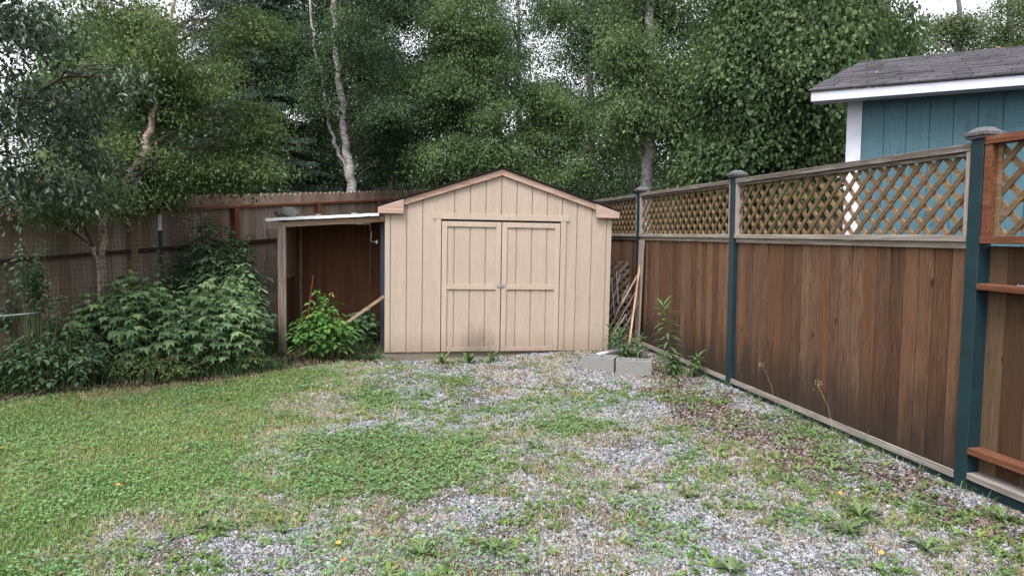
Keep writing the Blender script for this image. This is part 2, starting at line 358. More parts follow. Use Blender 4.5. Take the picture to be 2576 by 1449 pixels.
Lm['back'] = leafmat('shaded_far_leaves', [(0, (.014, .030, .013)), (.5, (.028, .056, .022)), (1, (.05, .088, .032))], val=1.3)  # back layer of trees: its shadow is painted into this darker leaf colour
Lm['pale'] = leafmat('pale_leaves', [(0, (.06, .09, .035)), (.6, (.10, .14, .055)), (1, (.24, .22, .06))], .35)
Lm['spruce'] = leafmat('spruce_needles', [(0, (0.028, 0.054, 0.038)), (.5, (0.052, 0.096, 0.066)), (1, (0.09, 0.15, 0.10))], .05, .6)
Lm['bush'] = leafmat('bush_leaves', [(0, (0.055, 0.115, 0.050)), (.5, (0.12, 0.21, 0.088)), (.9, (0.21, 0.32, 0.12)), (.98, (0.22, 0.32, 0.09)), (1, (0.42, 0.36, 0.10))], .3, .65, .2, val=1.2)
Lm['bushdark'] = leafmat('dark_bush_leaves', [(0, (0.030, 0.066, 0.033)), (.5, (0.056, 0.115, 0.053)), (.97, (0.115, 0.19, 0.085)), (1, (0.2, 0.196, 0.06))], .25, .65, .2, val=1.2)
Lm['bright'] = leafmat('bright_bush_leaves', [(0, (0.050, 0.120, 0.028)), (.5, (0.085, 0.190, 0.040)), (.9, (0.130, 0.250, 0.055)), (1, (0.420, 0.330, 0.070))], .3, sat=1.0)
Lm['tall'] = leafmat('tall_grass', [(0, (0.036, 0.084, 0.024)), (.6, (0.072, 0.144, 0.048)), (1, (0.144, 0.204, 0.084))], .3)
Lm['grass'] = leafmat('lawn_grass', [(0, (0.13, 0.225, 0.065)), (.6, (0.22, 0.33, 0.12)), (.85, (0.237, 0.275, 0.106)), (1, (0.450, 0.388, 0.188))], .3, .6, sat=1.0)
Lm['clover'] = leafmat('clover', [(0, (0.075, 0.16, 0.060)), (.5, (0.13, 0.255, 0.10)), (.96, (0.21, 0.34, 0.15)), (1, (0.420, 0.225, 0.110))], .25, .6, sat=1.0)
Lm['dry'] = leafmat('dry_grass', [(0, (0.180, 0.117, 0.063)), (.5, (0.342, 0.270, 0.149)), (1, (0.468, 0.396, 0.234))], .2, .8, sat=1.0)
Lm['weed'] = leafmat('gravel_weeds', [(0, (0.057, 0.115, 0.029)), (.5, (0.109, 0.190, 0.046)), (.8, (0.172, 0.253, 0.069)), (.92, (0.253, 0.253, 0.092)), (1, (0.276, 0.103, 0.057))], .25, sat=1.0)
Lm['dand'] = leafmat('dandelion_leaves', [(0, (.04, .085, .024)), (.6, (.075, .14, .036)), (1, (.13, .20, .05))], .25)
Lm['firew'] = leafmat('fireweed_leaves', [(0, (0.050, 0.120, 0.032)), (.6, (0.085, 0.180, 0.045)), (1, (0.140, 0.240, 0.060))], .25)
Lm['litter'] = leafmat('leaf_litter', [(0, (.045, .028, .023)), (.5, (.105, .064, .050)), (.85, (.185, .12, .095)), (1, (.30, .22, .15))], .1, .8)
Lm['fallen'] = leafmat('fallen_leaf', [(0, (.55, .22, .05)), (.5, (.62, .30, .06)), (1, (.6, .12, .03))], .2, .6, sat=1.0)
def stonemat():
    s = N('gravel_stones'); c = s.ramp(s.rnd(), [(0, (.10, .108, .125)), (.3, (.175, .185, .21)), (.6, (.25, .26, .288)), (.88, (.33, .336, .355)), (.97, (.36, .36, .36)), (1, (.24, .15, .11))])
    g = s.noise(s.obj(), 160, 3, .6); c = s.mix(.3, c, s.ramp(g, [(.3, .3), (.7, .7)]), 'OVERLAY'); return s.fin(c, .9, .15)
M['stone'] = stonemat()

# ------------------------------------------------------------------ ground
LAWN = gpoly([(-900, 1010), (0, 1000), (240, 985), (520, 965), (700, 935), (870, 908), (880, 925), (845, 960), (815, 1010), (770, 1055), (725, 1090), (700, 1120), (700, 1260), (600, 1240), (520, 1265), (430, 1310), (370, 1370), (300, 1449), (260, 1600), (-2200, 1600)])
PATCH = gpoly([(700, 1110), (800, 1085), (930, 1080), (1080, 1080), (1180, 1105), (1228, 1145), (1225, 1195), (1160, 1235), (1040, 1270), (900, 1275), (780, 1270), (700, 1245)])
PATCH2 = gpoly([(900, 985), (960, 975), (1040, 985), (1040, 1010), (980, 1040), (900, 1045), (870, 1010)])
PATCH3 = gpoly([(1075, 945), (1210, 945), (1215, 965), (1140, 972), (1080, 965)])
PATCH4 = gpoly([(1320, 1065), (1430, 1050), (1560, 1065), (1620, 1095), (1490, 1110), (1370, 1105)])
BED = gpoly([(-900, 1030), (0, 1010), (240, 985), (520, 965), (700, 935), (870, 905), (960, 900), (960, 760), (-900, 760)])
LITTER = gpoly([(1600, 860), (1690, 935), (1850, 1010), (2100, 1110), (2400, 1240), (2600, 1330), (2600, 1400), (2350, 1290), (2050, 1180), (1850, 1130), (1700, 1060), (1640, 960), (1560, 905)])
def soft(d, wd): return np.clip(.5+d/wd, 0, 1)
def m_lawn(x, y): return soft(polydist(x, y, LAWN)+(fbm(x, y, 2.5, 11)-.5)*1.3+(fbm(x, y, 9, 12)-.5)*.4+.03, .6)
def m_patch(x, y):
    r = 0
    for p, a in ((PATCH, .4), (PATCH2, .45), (PATCH3, .35), (PATCH4, .5)): r = np.maximum(r, soft(polydist(x, y, p)+(fbm(x, y, 4, 21)-.5)*a*1.8+(fbm(x, y, 13, 22)-.5)*.25, .28))
    return r
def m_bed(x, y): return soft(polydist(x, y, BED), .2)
def m_litter(x, y): return soft(polydist(x, y, LITTER)+(fbm(x, y, 3.5, 31)-.5)*.8, .35)
def gh(x, y):                                      # small height of the ground
    return gz(y)+(fbm(x, y, .9, 41)-.5)*.03*(np.clip(np.hypot(x, y)-1, 0, 1))-.06*np.exp(-((x+1.2)/1.35)**4-((y-8.8)/.9)**2)
xs = np.concatenate([-np.geomspace(400, 7, 26), np.arange(-6.5, 5.01, .05), np.geomspace(5.5, 400, 26)])
ys = np.concatenate([-np.geomspace(60, 1, 10), np.arange(.5, 10.51, .05), np.geomspace(10.8, 600, 34)])
X, Y = np.meshgrid(xs, ys); Z = gh(X, Y); nx, ny = len(xs), len(ys)
idx = np.arange(nx*ny).reshape(ny, nx)
F = np.stack([idx[:-1, :-1], idx[:-1, 1:], idx[1:, 1:], idx[1:, :-1]], -1).reshape(-1, 4)
me = mesh_np('ground', np.stack([X, Y, Z], -1).reshape(-1, 3), [F], None, True)
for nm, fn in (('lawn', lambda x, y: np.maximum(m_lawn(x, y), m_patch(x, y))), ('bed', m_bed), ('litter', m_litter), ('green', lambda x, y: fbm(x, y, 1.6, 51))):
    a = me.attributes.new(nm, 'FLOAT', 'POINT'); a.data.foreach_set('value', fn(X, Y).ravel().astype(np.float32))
def groundmat():
    s = N('ground'); o = s.obj()
    vo = s.n('ShaderNodeTexVoronoi'); s.l(o, vo.inputs[0]); vo.inputs['Scale'].default_value = 58
    ve = s.n('ShaderNodeTexVoronoi', feature='DISTANCE_TO_EDGE'); s.l(o, ve.inputs[0]); ve.inputs['Scale'].default_value = 58
    grey = s.ramp(xyz(s, vo.outputs['Color'])[0], [(0, (.07, .074, .084)), (.4, (.15, .157, .17)), (.8, (.23, .235, .25)), (1, (.33, .33, .32))])
    edge = s.ramp(ve.outputs[0], [(0, 0.0), (.12, 1.0)]); c = s.mix(edge, (.07, .06, .05), grey)
    n1 = s.noise(o, 6, 6, .7); n2 = s.noise(o, 40, 5, .7)
    dirt = s.mix(n2, (.045, .036, .024), (.16, .13, .09))
    c = s.mix(s.ramp(n1, [(.36, 0.0), (.56, .8)]), c, dirt)
    lawnc = s.mix(n2, (.045, .055, .018), (.11, .12, .045)); c = s.mix(s.rnd('lawn'), c, lawnc)
    c = s.mix(s.rnd('litter'), c, s.mix(n2, (.04, .024, .018), (.15, .085, .06)))
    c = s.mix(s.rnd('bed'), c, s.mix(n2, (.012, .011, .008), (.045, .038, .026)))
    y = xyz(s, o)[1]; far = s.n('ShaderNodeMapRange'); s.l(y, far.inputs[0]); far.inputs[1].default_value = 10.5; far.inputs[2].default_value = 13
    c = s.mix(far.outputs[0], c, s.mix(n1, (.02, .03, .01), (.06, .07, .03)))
    s.bump(s.math('ADD', edge, n2), .008, .9); return s.fin(c, .95, .15)
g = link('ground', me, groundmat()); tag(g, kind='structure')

def pts_in(x0, x1, y0, y1, dens):
    n = int((x1-x0)*(y1-y0)*dens); P = np.stack([rng.uniform(x0, x1, n), rng.uniform(y0, y1, n)], -1)
    v = (np.abs(P[:, 0]) < .86*P[:, 1]+.9) & (P[:, 0] < 2.865-.197*(P[:, 1]-4.2)-.05)
    o = np.array([-1.645, 8.712]); e = np.array([.9876, .157]); q = P-o; lx = q@e; ly = q@np.array([-.157, .9876])
    v &= ~((lx > 0) & (lx < 2.98) & (ly > 0) & (ly < 2.5)); return P[v]
def lift(P, h=0): return np.c_[P, gh(P[:, 0], P[:, 1])+h]
# gravel: angular stones, thick near the camera, thinner further off
def stones(npb, P, size):
    cube = np.array([(-1, -1, -1), (1, -1, -1), (1, 1, -1), (-1, 1, -1), (-1, -1, 1), (1, -1, 1), (1, 1, 1), (-1, 1, 1)], float)*.5
    FF = [(3, 2, 1, 0), (4, 5, 6, 7), (0, 1, 5, 4), (1, 2, 6, 5), (2, 3, 7, 6), (3, 0, 4, 7)]; n = len(P)
    K = cube[None]*np.stack([rng.uniform(.8, 1.5, n), rng.uniform(.6, 1.1, n), rng.uniform(.3, .6, n)], -1)[:, None, :]
    K[:, 4:, :2] *= rng.uniform(.35, .8, (n, 1, 1)); K += rng.normal(0, .10, K.shape)
    a = rng.normal(0, 1, (n, 3)); a[:, 2] *= .25; nn = np.stack([rng.normal(0, .28, n), rng.normal(0, .28, n), np.ones(n)], -1)
    V = np.einsum('nij,nkj->nki', frames(a, nn), K)*size[:, None, None]+P[:, None, :]
    return npb.add(V, FF, rng.random(n)**1.0)
b = NP()
for (y0, y1, dens, sz) in ((2.5, 4.6, 8200, .0092), (4.6, 6.6, 6000, .0102), (6.6, 10.0, 3400, .0128)):
    P = pts_in(-4.5, 3.2, y0, y1, dens); m = np.maximum(m_lawn(P[:, 0], P[:, 1]), np.maximum(m_patch(P[:, 0], P[:, 1])*.97, m_litter(P[:, 0], P[:, 1])*.6))
    m = np.maximum(m, m_bed(P[:, 0], P[:, 1])); m = np.maximum(m, (P[:, 0] < -2.55-.5*(7.5-P[:, 1]).clip(-9, 0)*0) & (P[:, 1] > 5.2)); bare = np.clip((fbm(P[:, 0], P[:, 1], 3.0, 61)-.47)*5, 0.05, .75)
    P = P[rng.random(len(P)) > np.maximum(m, bare)]; stones(b, lift(P, .004), sz*rng.lognormal(0, .33, len(P)))
tag(b.build('gravel', M['stone']), 'grey crushed stone gravel covering the yard in front of the beige shed', 'gravel', kind='stuff')

# lawn grass, clover, dry grass, weeds
def blades(npb, P, h, wd, rs, lean=.5, col=None):
    n = len(P); L = h*rng.uniform(.6, 1.3, n); ribbons(npb, P, rng.uniform(0, 2*PI, n), PI/2-rng.uniform(0, lean, n), PI/2-rng.uniform(.3, 1.4, n)*lean*1.6, L, np.full(n, wd), rs if col is None else col, (1, .8, .05))
b = NP()
for (y0, y1, dens) in ((2.4, 4.5, 10000), (4.5, 6.5, 6800), (6.5, 9.3, 4800)):
    P = pts_in(-7.5, 1.0, y0, y1, dens); l = m_lawn(P[:, 0], P[:, 1])*(1-m_bed(P[:, 0], P[:, 1])*.9); P = P[rng.random(len(P)) < l]
    q = fbm(P[:, 0], P[:, 1], 1.3, 71); blades(b, lift(P), .024, .004, np.clip(rng.normal(.25, .22, len(P))+(q-.42)*1.6, 0, 1))
tag(b.build('lawn_grass', Lm['grass']), 'short mown green lawn grass on the left side of the yard', 'grass', kind='stuff')
b = NP()
for (y0, y1, dens) in ((2.4, 4.5, 4200), (4.5, 6.5, 3300), (6.5, 9.3, 2300)):
    P = pts_in(-7.5, 2.5, y0, y1, dens); x, y = P.T; l = m_lawn(x, y)*(1-m_bed(x, y))*np.clip((fbm(x, y, 1.5, 81)-.40)*4.5, .06, .8)*.7
    l = np.maximum(l, m_patch(x, y)*.95); l = np.maximum(l, np.clip((fbm(x, y, 2.2, 83)-.56)*5, .015, .5)*np.where((y > 7.2) & (x > -1.2), .35, 1)); P = P[rng.random(len(P)) < l]; n = len(P)
    hgt = rng.uniform(.012, .045, n)
    a = rng.normal(0, 1, (n, 3)); a[:, 2] = 0; nn = np.stack([rng.normal(0, .35, n), rng.normal(0, .35, n), np.ones(n)], -1)
    scatter(b, 'clover', np.c_[P, gh(x := P[:, 0], P[:, 1])+hgt], a, nn, rng.uniform(.0062, .0115, n), np.clip(rng.normal(.5, .25, n)+(fbm(P[:, 0], P[:, 1], 2.4, 87)-.5)*.8, 0, .955))
tag(b.build('clover', Lm['clover']), 'low green clover spreading in a round patch over the gravel and through the lawn', 'clover', kind='stuff')
b = NP()
P = pts_in(-6, 2.8, 2.5, 9.4, 5000); x, y = P.T; ed = 1-np.abs(m_lawn(x, y)*2-1)
q = np.clip((fbm(x, y, 1.7, 91)-.42)*4.5, .06, 1); l = np.clip(ed*.75+q*.7*(1-m_patch(x, y)*.8), 0, .8)*np.where(m_lawn(x, y) > .8, .25, 1)*(1-m_litter(x, y)*.8)*(1-m_bed(x, y)*.7)
P = P[rng.random(len(P)) < l]; blades(b, lift(P), .05, .0028, rng.random(len(P)), 1.1)
tag(b.build('dry_grass', Lm['dry']), 'straw coloured dry grass where lawn meets gravel', 'grass', kind='stuff')
def rosette(npb, p, n, L, W, el, prof=(.25, .8, 1, .6, .05), r0=0, r1=1):
    n = int(n); P = np.repeat(np.asarray(p)[None], n, 0); az = rng.uniform(0, 2*PI, n); e = rng.uniform(el[0], el[1], n)
    ribbons(npb, P, az, e, e-rng.uniform(.5, 1.3, n), L*rng.uniform(.6, 1.2, n), np.full(n, W)*rng.uniform(.7, 1.2, n), rng.uniform(r0, r1, n), prof)
b = NP()
P = pts_in(-4.5, 2.9, 2.6, 9.3, 190); x, y = P.T; P = P[rng.random(len(P)) < np.clip((fbm(x, y, 1.9, 101)-.40)*4.5, .10, .9)*np.where((y > 7.0) & (x > -1.2), .4, 1)*(1-m_lawn(x, y)*.75)*(1-m_bed(x, y))]
for p in lift(P):
    k = random.random(); c0 = random.random()*.5
    if k < .45: rosette(b, p, random.randint(7, 14), random.uniform(.03, .085), random.uniform(.009, .018), (.1, 1.1), r0=c0, r1=c0+.45)
    elif k < .8:
        for _ in range(random.randint(4, 8)):
            rosette(b, p+np.array([random.gauss(0, .04), random.gauss(0, .04), random.uniform(0, .02)]), 5, random.uniform(.018, .035), .01, (.2, 1.1), r0=c0, r1=c0+.3)
    else: rosette(b, p, random.randint(14, 30), random.uniform(.05, .09), .0035, (.5, 1.4), (1, 1, .7, .05), .3 if k < .92 else .8, .9 if k < .92 else 1)
tag(b.build('gravel_weeds', Lm['weed']), 'small green and yellowing weeds growing all over the gravel', 'weeds', kind='stuff')
b = NP()
P = pts_in(.5, 3.2, 2.6, 10.5, 2400); x, y = P.T; P = P[rng.random(len(P)) < m_litter(x, y)*.95+.01]; n = len(P)
a = rng.normal(0, 1, (n, 3)); a[:, 2] *= .25; scatter(b, 'round', lift(P, .008), a, np.stack([rng.normal(0, .5, n), rng.normal(0, .5, n), np.ones(n)], -1), rng.uniform(.012, .032, n), rng.random(n))
P = pts_in(-5, 2.8, 2.6, 9.5, 120); n = len(P); a = rng.normal(0, 1, (n, 3)); a[:, 2] *= .25
scatter(b, 'round', lift(P, .012), a, np.stack([rng.normal(0, .5, n), rng.normal(0, .5, n), np.ones(n)], -1), rng.uniform(.012, .03, n), rng.uniform(.3, 1, n))
tag(b.build('leaf_litter', Lm['litter']), 'brown dead leaves and bark bits along the foot of the wooden fence', 'leaf litter', kind='stuff')

# ------------------------------------------------------------------ beige shed
SY, ST = .1576, .018
W_, H_, R_ = 2.983, 1.779, 2.381
D_ = 2.45
shed = thing('garden_shed', 'beige wooden garden shed with double doors and a low gable roof', 'shed', (-1.645, 8.712, .067))
shed.rotation_euler = (Matrix.Rotation(SY, 3, 'Z') @ Matrix.Rotation(ST, 3, 'Y')).to_euler()
SL = .33; zr = lambda x: 2.38-.08-SL*abs(x-W_/2)+.05      # underside height of the roof at x
def grooved(mb, x0, x1, zb, ztop, y0, y1, xs_, gap=.006):
    """planks between grooves, y0 = face, y1 = back"""
    e = [x0]+[x for x in xs_ if x0+.02 < x < x1-.02]+[x1]
    for i in range(len(e)-1):
        a = e[i]+(gap if i else 0); c = e[i+1]-(gap if i < len(e)-2 else 0)
        mid = [a]+([W_/2] if a < W_/2 < c else [])+[c]
        mb.prism([(a, zb), (c, zb)]+[(q, ztop(q)) for q in reversed(mid)], y0, y1)
GR = [W_/2+.203*k for k in range(-7, 8)]
DX0, DX1, DZ = .66, 2.335, 1.70                     # door opening
mb = MB()
grooved(mb, 0, DX0, 0, zr, -.016, 0, GR); grooved(mb, DX1, W_, 0, zr, -.016, 0, GR)
grooved(mb, DX0, DX1, DZ+.03, zr, -.016, 0, GR)
# nail heads
for x in (.05, .28, 1.49-.203*6+.03, W_/2-.015, W_/2+.015, 2.70, 2.73, 2.93):
    zz = .12
    while zz < zr(x)-.1:
        if not (DX0 < x < DX1 and zz < DZ+.1): mb.box(x-.0035, x+.0035, -.0175, -.0162, zz-.0035, zz+.0035, .1)
        zz += .2
mb.build('front_wall', M['siding'], shed, .0015)
mb = MB()
mb.prism([(0, 0), (DX0, 0), (DX0, zr(DX0)), (0, zr(0))], 0, .012, .5); mb.prism([(DX1, 0), (W_, 0), (W_, zr(W_)), (DX1, zr(DX1))], 0, .012, .5)
mb.prism([(DX0, DZ+.03), (DX1, DZ+.03), (DX1, zr(DX1)), (W_/2, zr(W_/2)), (DX0, zr(DX0))], 0, .012, .5)
mb.build('wall_backing', M['siding'], shed)
for nm, x0, x1 in (('side_wall', 0, .02), ('side_wall', W_-.02, W_)):
    mb = MB(); e = list(np.arange(.012, D_, .203))+[D_]
    for i in range(len(e)-1): mb.box(x0, x1, e[i]+(.004 if i else 0), e[i+1]-.004, 0, zr(x0)-.002)
    mb.box(x0+.008, x1-.008, .012, D_, 0, zr(x0)-.004, .5); mb.build(nm, M['siding'], shed)
mb = MB(); mb.prism([(0, 0), (W_, 0), (W_, zr(W_)), (W_/2, zr(W_/2)), (0, zr(0))], D_, D_+.02, .4); mb.build('back_wall', M['siding'], shed)
mb = MB(); mb.box(.02, W_-.02, .02, D_-.02, -.02, .03, .4); mb.build('floor_deck', M['skid'], shed)
mb = MB(); mb.box(.01, W_-.02, .004, .09, -.16, -.002, .6); mb.build('skid', M['skid'], shed, .003)
mb = MB(); mb.box(.01, W_-.02, D_-.1, D_-.01, -.16, -.022, .6); mb.build('skid', M['skid'], shed, .003)
OV = .085
zt = lambda x: 2.38-SL*abs(x-W_/2)
for sx in (-1, 1):
    xe = W_/2+sx*(W_/2+OV); xm = W_/2
    mb = MB(); P_ = [(xe, zt(xe)-.078), (xm, zt(xm)-.082), (xm, zt(xm)), (xe, zt(xe))]
    if sx > 0: P_ = P_[::-1]
    mb.prism(P_, -.056, -.018, .3+.3*(sx > 0)); mb.build('rake_fascia', M['fascia'], shed, .002)
    a, c = (xe, xe+.32) if sx < 0 else (xe-.32, xe)
    mb = MB(); zb = H_; mb.prism([(a, zb), (c, zb), (c, zt(c)-.004), (a, zt(a)-.004)], -.082, -.058, .7); mb.build('rake_end_block', M['fascia'], shed, .002)
    # roof slope: sheathing and courses of shingles
    mb = MB(); ln = math.hypot(W_/2+OV, SL*(W_/2+OV)); nrow = 11
    P_ = [(xe-.0*sx, zt(xe)+.001), (xm, zt(xm)+.001), (xm, zt(xm)+.012), (xe, zt(xe)+.012)]
    if sx > 0: P_ = P_[::-1]
    mb.prism(P_, -.075, D_+.06, .5)
    for r in range(nrow):
        t0, t1 = r/nrow, min((r+1.25)/nrow, 1.0); xa = xe+sx*.02+(xm-xe-sx*.02)*t0; xb = xe+(xm-xe)*t1; yy = -.088
        while yy < D_+.07:
            y2 = min(yy+random.uniform(.28, .33), D_+.075); h = .010+.003*random.random()
            Q = [(xa, yy, zt(xa)+.014), (xa, y2-.004, zt(xa)+.014), (xa, y2-.004, zt(xa)+.014+h), (xa, yy, zt(xa)+.014+h), (xb, yy, zt(xb)+.0135), (xb, y2-.004, zt(xb)+.0135), (xb, y2-.004, zt(xb)+.017), (xb, yy, zt(xb)+.017)]
            mb.hexa(Q); yy = y2
    mb.build('roof_slope', M['shingle_black'], shed)
# door frame and doors
mb = MB(); mb.box(.615, 2.395, -.036, -.0165, DZ+.022, DZ+.095, .3); mb.build('door_header', M['trim'], shed, .002)
for a, c in ((.64, .712), (2.285, 2.357)):
    mb = MB(); mb.box(a, c, -.034, -.0165, .004, DZ+.02, random.random()); mb.build('door_jamb', M['trim'], shed, .002)
mb = MB(); mb.box(.70, 2.30, .0125, .02, 0, DZ+.02, .5); mb.build('doorway_dark', M['black'], shed)
gap = 1.497
for i, (a, c) in enumerate(((.722, gap-.006), (gap+.006, 2.275))):
    mb = MB(); grooved(mb, a, c, .006, lambda q: DZ-.004, -.024, -.010, GR); mb.box(a+.003, c-.003, -.010, .008, .008, DZ-.006, .5)
    d = mb.build('door', M['siding'], shed, .0015)
    T = .066
    for nm, bx in (('stile', (a, a+T, .006, DZ-.004)), ('stile', (c-T, c, .006, DZ-.004)), ('rail', (a+T+.001, c-T-.001, DZ-.07, DZ-.004)),
                   ('rail', (a+T+.001, c-T-.001, .82, .885)), ('rail', (a+T+.001, c-T-.001, .006, .062))):
        mb = MB(); mb.box(bx[0], bx[1], -.042, -.0245, bx[2], bx[3]); mb.build(nm, M['trim'], d, .002)
    if i == 0:
        mb = MB(); mb.box(gap-.055, gap+.012, -.048, -.0425, .845, .887); mb.box(gap-.045, gap-.006, -.054, -.0485, .855, .877); mb.build('hasp', M['metal'], d, .001)
    else:
        mb = MB(); mb.box(gap+.014, gap+.055, -.047, -.0425, .843, .885); mb.tube([(gap+.02, -.056, .882), (gap+.02, -.056, .85)], .004); mb.build('strike_plate', M['metal'], d, .001)

# ------------------------------------------------------------------ open lean-to beside the shed (same frame as the shed, a structure of its own)
lt = thing('lean_to', 'open plywood lean-to store with white metal roof joined to the beige shed', 'lean-to', shed.location, shed.rotation_euler)
y0 = .5; yb = 1.75; zl = 1.60; zrr = 1.70
mb = MB(); mb.box(-1.40, -1.335, y0, y0+.04, -.08, 1.62, .2); mb.box(-1.334, -1.30, y0+.004, y0+.09, -.08, 1.62, .7); mb.build('front_post', M['oldpost'], lt, .002)
mb = MB(); mb.hexa([(-1.299, y0+.01, 1.585), (-.03, y0+.01, 1.68), (-.03, y0+.05, 1.68), (-1.299, y0+.05, 1.585), (-1.299, y0+.01, 1.655), (-.03, y0+.01, 1.75), (-.03, y0+.05, 1.75), (-1.299, y0+.05, 1.655)], .4); mb.build('front_beam', M['oldbeam'], lt, .002)
mb = MB(); mb.hexa([(-1.53, y0-.03, 1.66), (-.0855, y0-.03, 1.76), (-.0855, yb+.1, 1.76), (-1.53, yb+.1, 1.66), (-1.53, y0-.03, 1.675), (-.0855, y0-.03, 1.775), (-.0855, yb+.1, 1.775), (-1.53, yb+.1, 1.675)], .4); mb.build('roof_deck', M['oldbeam'], lt)
mb = MB()
for k in range(12):
    a = -1.54+k*.121; c = a+.119; f = lambda x: 1.677+(x+1.53)*.0692
    j = random.uniform(-.004, .004); mb.hexa([(a, y0-.05, f(a)-.020), (c, y0-.05, f(c)-.020+j), (c, yb+.12, f(c)+.002), (a, yb+.12, f(a)+.002), (a, y0-.05, f(a)+.018), (c, y0-.05, f(c)+.018+j), (c, yb+.12, f(c)+.007), (a, yb+.12, f(a)+.007)])
mb.build('metal_roofing', M['whitemetal'], lt)
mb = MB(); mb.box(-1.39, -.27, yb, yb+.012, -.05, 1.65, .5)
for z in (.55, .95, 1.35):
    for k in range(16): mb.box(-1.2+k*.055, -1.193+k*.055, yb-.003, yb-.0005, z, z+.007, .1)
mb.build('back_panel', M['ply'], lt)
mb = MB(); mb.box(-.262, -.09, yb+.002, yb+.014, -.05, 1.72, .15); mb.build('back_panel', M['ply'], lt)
mb = MB(); mb.box(-1.385, -1.373, y0+.095, yb-.002, -.05, .88, .8); mb.build('side_panel', M['ply'], lt)
mb = MB(); mb.box(-1.371, -1.359, y0+.095, yb-.002, .9, 1.62, .1); mb.build('side_panel', M['oldbeam'], lt)
mb = MB(); mb.box(-1.30, -1.26, yb-.042, yb-.003, -.05, 1.63, .3); mb.build('rear_stud', M['oldpost'], lt)
mb = MB(); mb.box(-.075, -.004, y0+.1, y0+.14, -.05, 1.7, .3); mb.build('shed_side_stud', M['navy'], lt)
def shedpt(x, y, z): return shed.matrix_basis @ Vector((x, y, z))
bpy.context.view_layer.update()
hk = MB(); hk.tube([shedpt(-.2, y0+.25, 1.55), shedpt(-.21, y0+.25, 1.42), shedpt(-.17, y0+.25, 1.40), shedpt(-.12, y0+.25, 1.43)], .004)
hk.box(*(lambda p: (p.x-.012, p.x+.012, p.y-.003, p.y+.003, p.z-.035, p.z))(shedpt(-.13, y0+.25, 1.42)))
o = hk.build('wire_hook', M['pvc']); tag(o, 'bent white wire hook hanging under the lean-to roof', 'hook')
def icorock(name, loc, sc, label, seed, mat='rock', sub=3, group=None):
    bm = bmesh.new(); bmesh.ops.create_icosphere(bm, subdivisions=sub, radius=1)
    r = np.random.default_rng(seed); dirs = unit(r.normal(0, 1, (14, 3))); ds = r.uniform(.62, .95, 14)
    for v in bm.verts:
        p = np.array(v.co); k = 1.0
        for d, t in zip(dirs, ds):
            q = p@d
            if q > t: p = p-d*(q-t)*.9
        v.co = Vector(p*np.array(sc))
    me = bpy.data.meshes.new(name); bm.to_mesh(me); bm.free(); me.polygons.foreach_set('use_smooth', [False]*len(me.polygons))
    o = link(name, me, M[mat]); o.location = loc; return tag(o, label, 'rock', group)
p = shedpt(-1.34, y0+.35, 1.695); icorock('rock', (p.x, p.y, p.z+.08), (.19, .14, .105), 'large grey rock weighing down the left end of the lean-to roof', 3)
p = shedpt(-.9, y0+.12, 1.73); icorock('rock', (p.x, p.y, p.z+.018), (.06, .04, .022), 'small flat stone on the middle of the lean-to roof', 5)
p = shedpt(-.42, y0+.1, 1.765); icorock('rock', (p.x, p.y, p.z+.015), (.05, .04, .02), 'small flat stone on the lean-to roof near the shed eave', 6)
mb = MB(); mb.beam(shedpt(-.02, y0-.05, .68), shedpt(-.80, y0-.12, .12), .04, .09, (0, 1, 0), .4)
tag(mb.build('loose_plank', M['oldplank'], None, .002), 'weathered plank leaning diagonally against the shed inside the lean-to', 'plank')
mb = MB(); a_ = at(775, 800, 9.35); c_ = at(789, 692, 9.5); mb.beam(a_, c_, .02, .04, (0, 1, 0), .2)
tag(mb.build('wooden_stake', M['redstud'], None, .002), 'thin reddish stake standing behind the bright green bush', 'stake')

# ------------------------------------------------------------------ right fence: green posts, lattice on top, board panels below
FD = np.array([-.1933, .9811]); FA = math.atan2(FD[1], FD[0]); P4 = (2.865, 4.20)
rf = thing('lattice_fence', 'brown cedar board fence with lattice top and dark green posts on the right', 'fence', (P4[0], P4[1], 0), (0, 0, FA))
def clip_rect(poly, x0, x1, z0, z1):
    def cl(P, f, g):
        o_ = []
        for i in range(len(P)):
            a, c = P[i], P[(i+1) % len(P)]; fa, fc = f(a), f(c)
            if fa >= 0: o_.append(a)
            if fa*fc < 0: t = fa/(fa-fc); o_.append((a[0]+(c[0]-a[0])*t, a[1]+(c[1]-a[1])*t))
        return o_
    for f in (lambda p: p[0]-x0, lambda p: x1-p[0], lambda p: p[1]-z0, lambda p: z1-p[1]):
        poly = cl(poly, f, None)
        if len(poly) < 3: return []
    return poly
def lattice(mb, x0, x1, z0, z1, yc, th=.009, sp=.15, wd=.034, both=True):
    h = z1-z0; hw = wd*.7071
    for layer, sgn in ((0, -1), (1, 1)):
        c = x0-h-.1+random.random()*.02
        while c < x1+h+.1:
            if sgn > 0: q = [(c-hw, z0-.02), (c+hw, z0-.02), (c+hw+h+.04, z1+.02), (c-hw+h+.04, z1+.02)]
            else: q = [(c-hw, z0-.02), (c+hw, z0-.02), (c+hw-h-.04, z1+.02), (c-hw-h-.04, z1+.02)]
            q = clip_rect(q, x0, x1, z0, z1)
            if q: ya = yc+.001 if layer == 0 else yc-th-.001; mb.prism(q, ya, ya+th, random.random()*.45 if layer == 0 else .5+random.random()*.5)
            c += sp
BAYS = [(0, 2.91), (2.91, 5.50), (5.50, 8.3), (8.3, 11.0)]
posts_x = [0, 2.91, 5.50, 8.3, 11.0, -2.8]
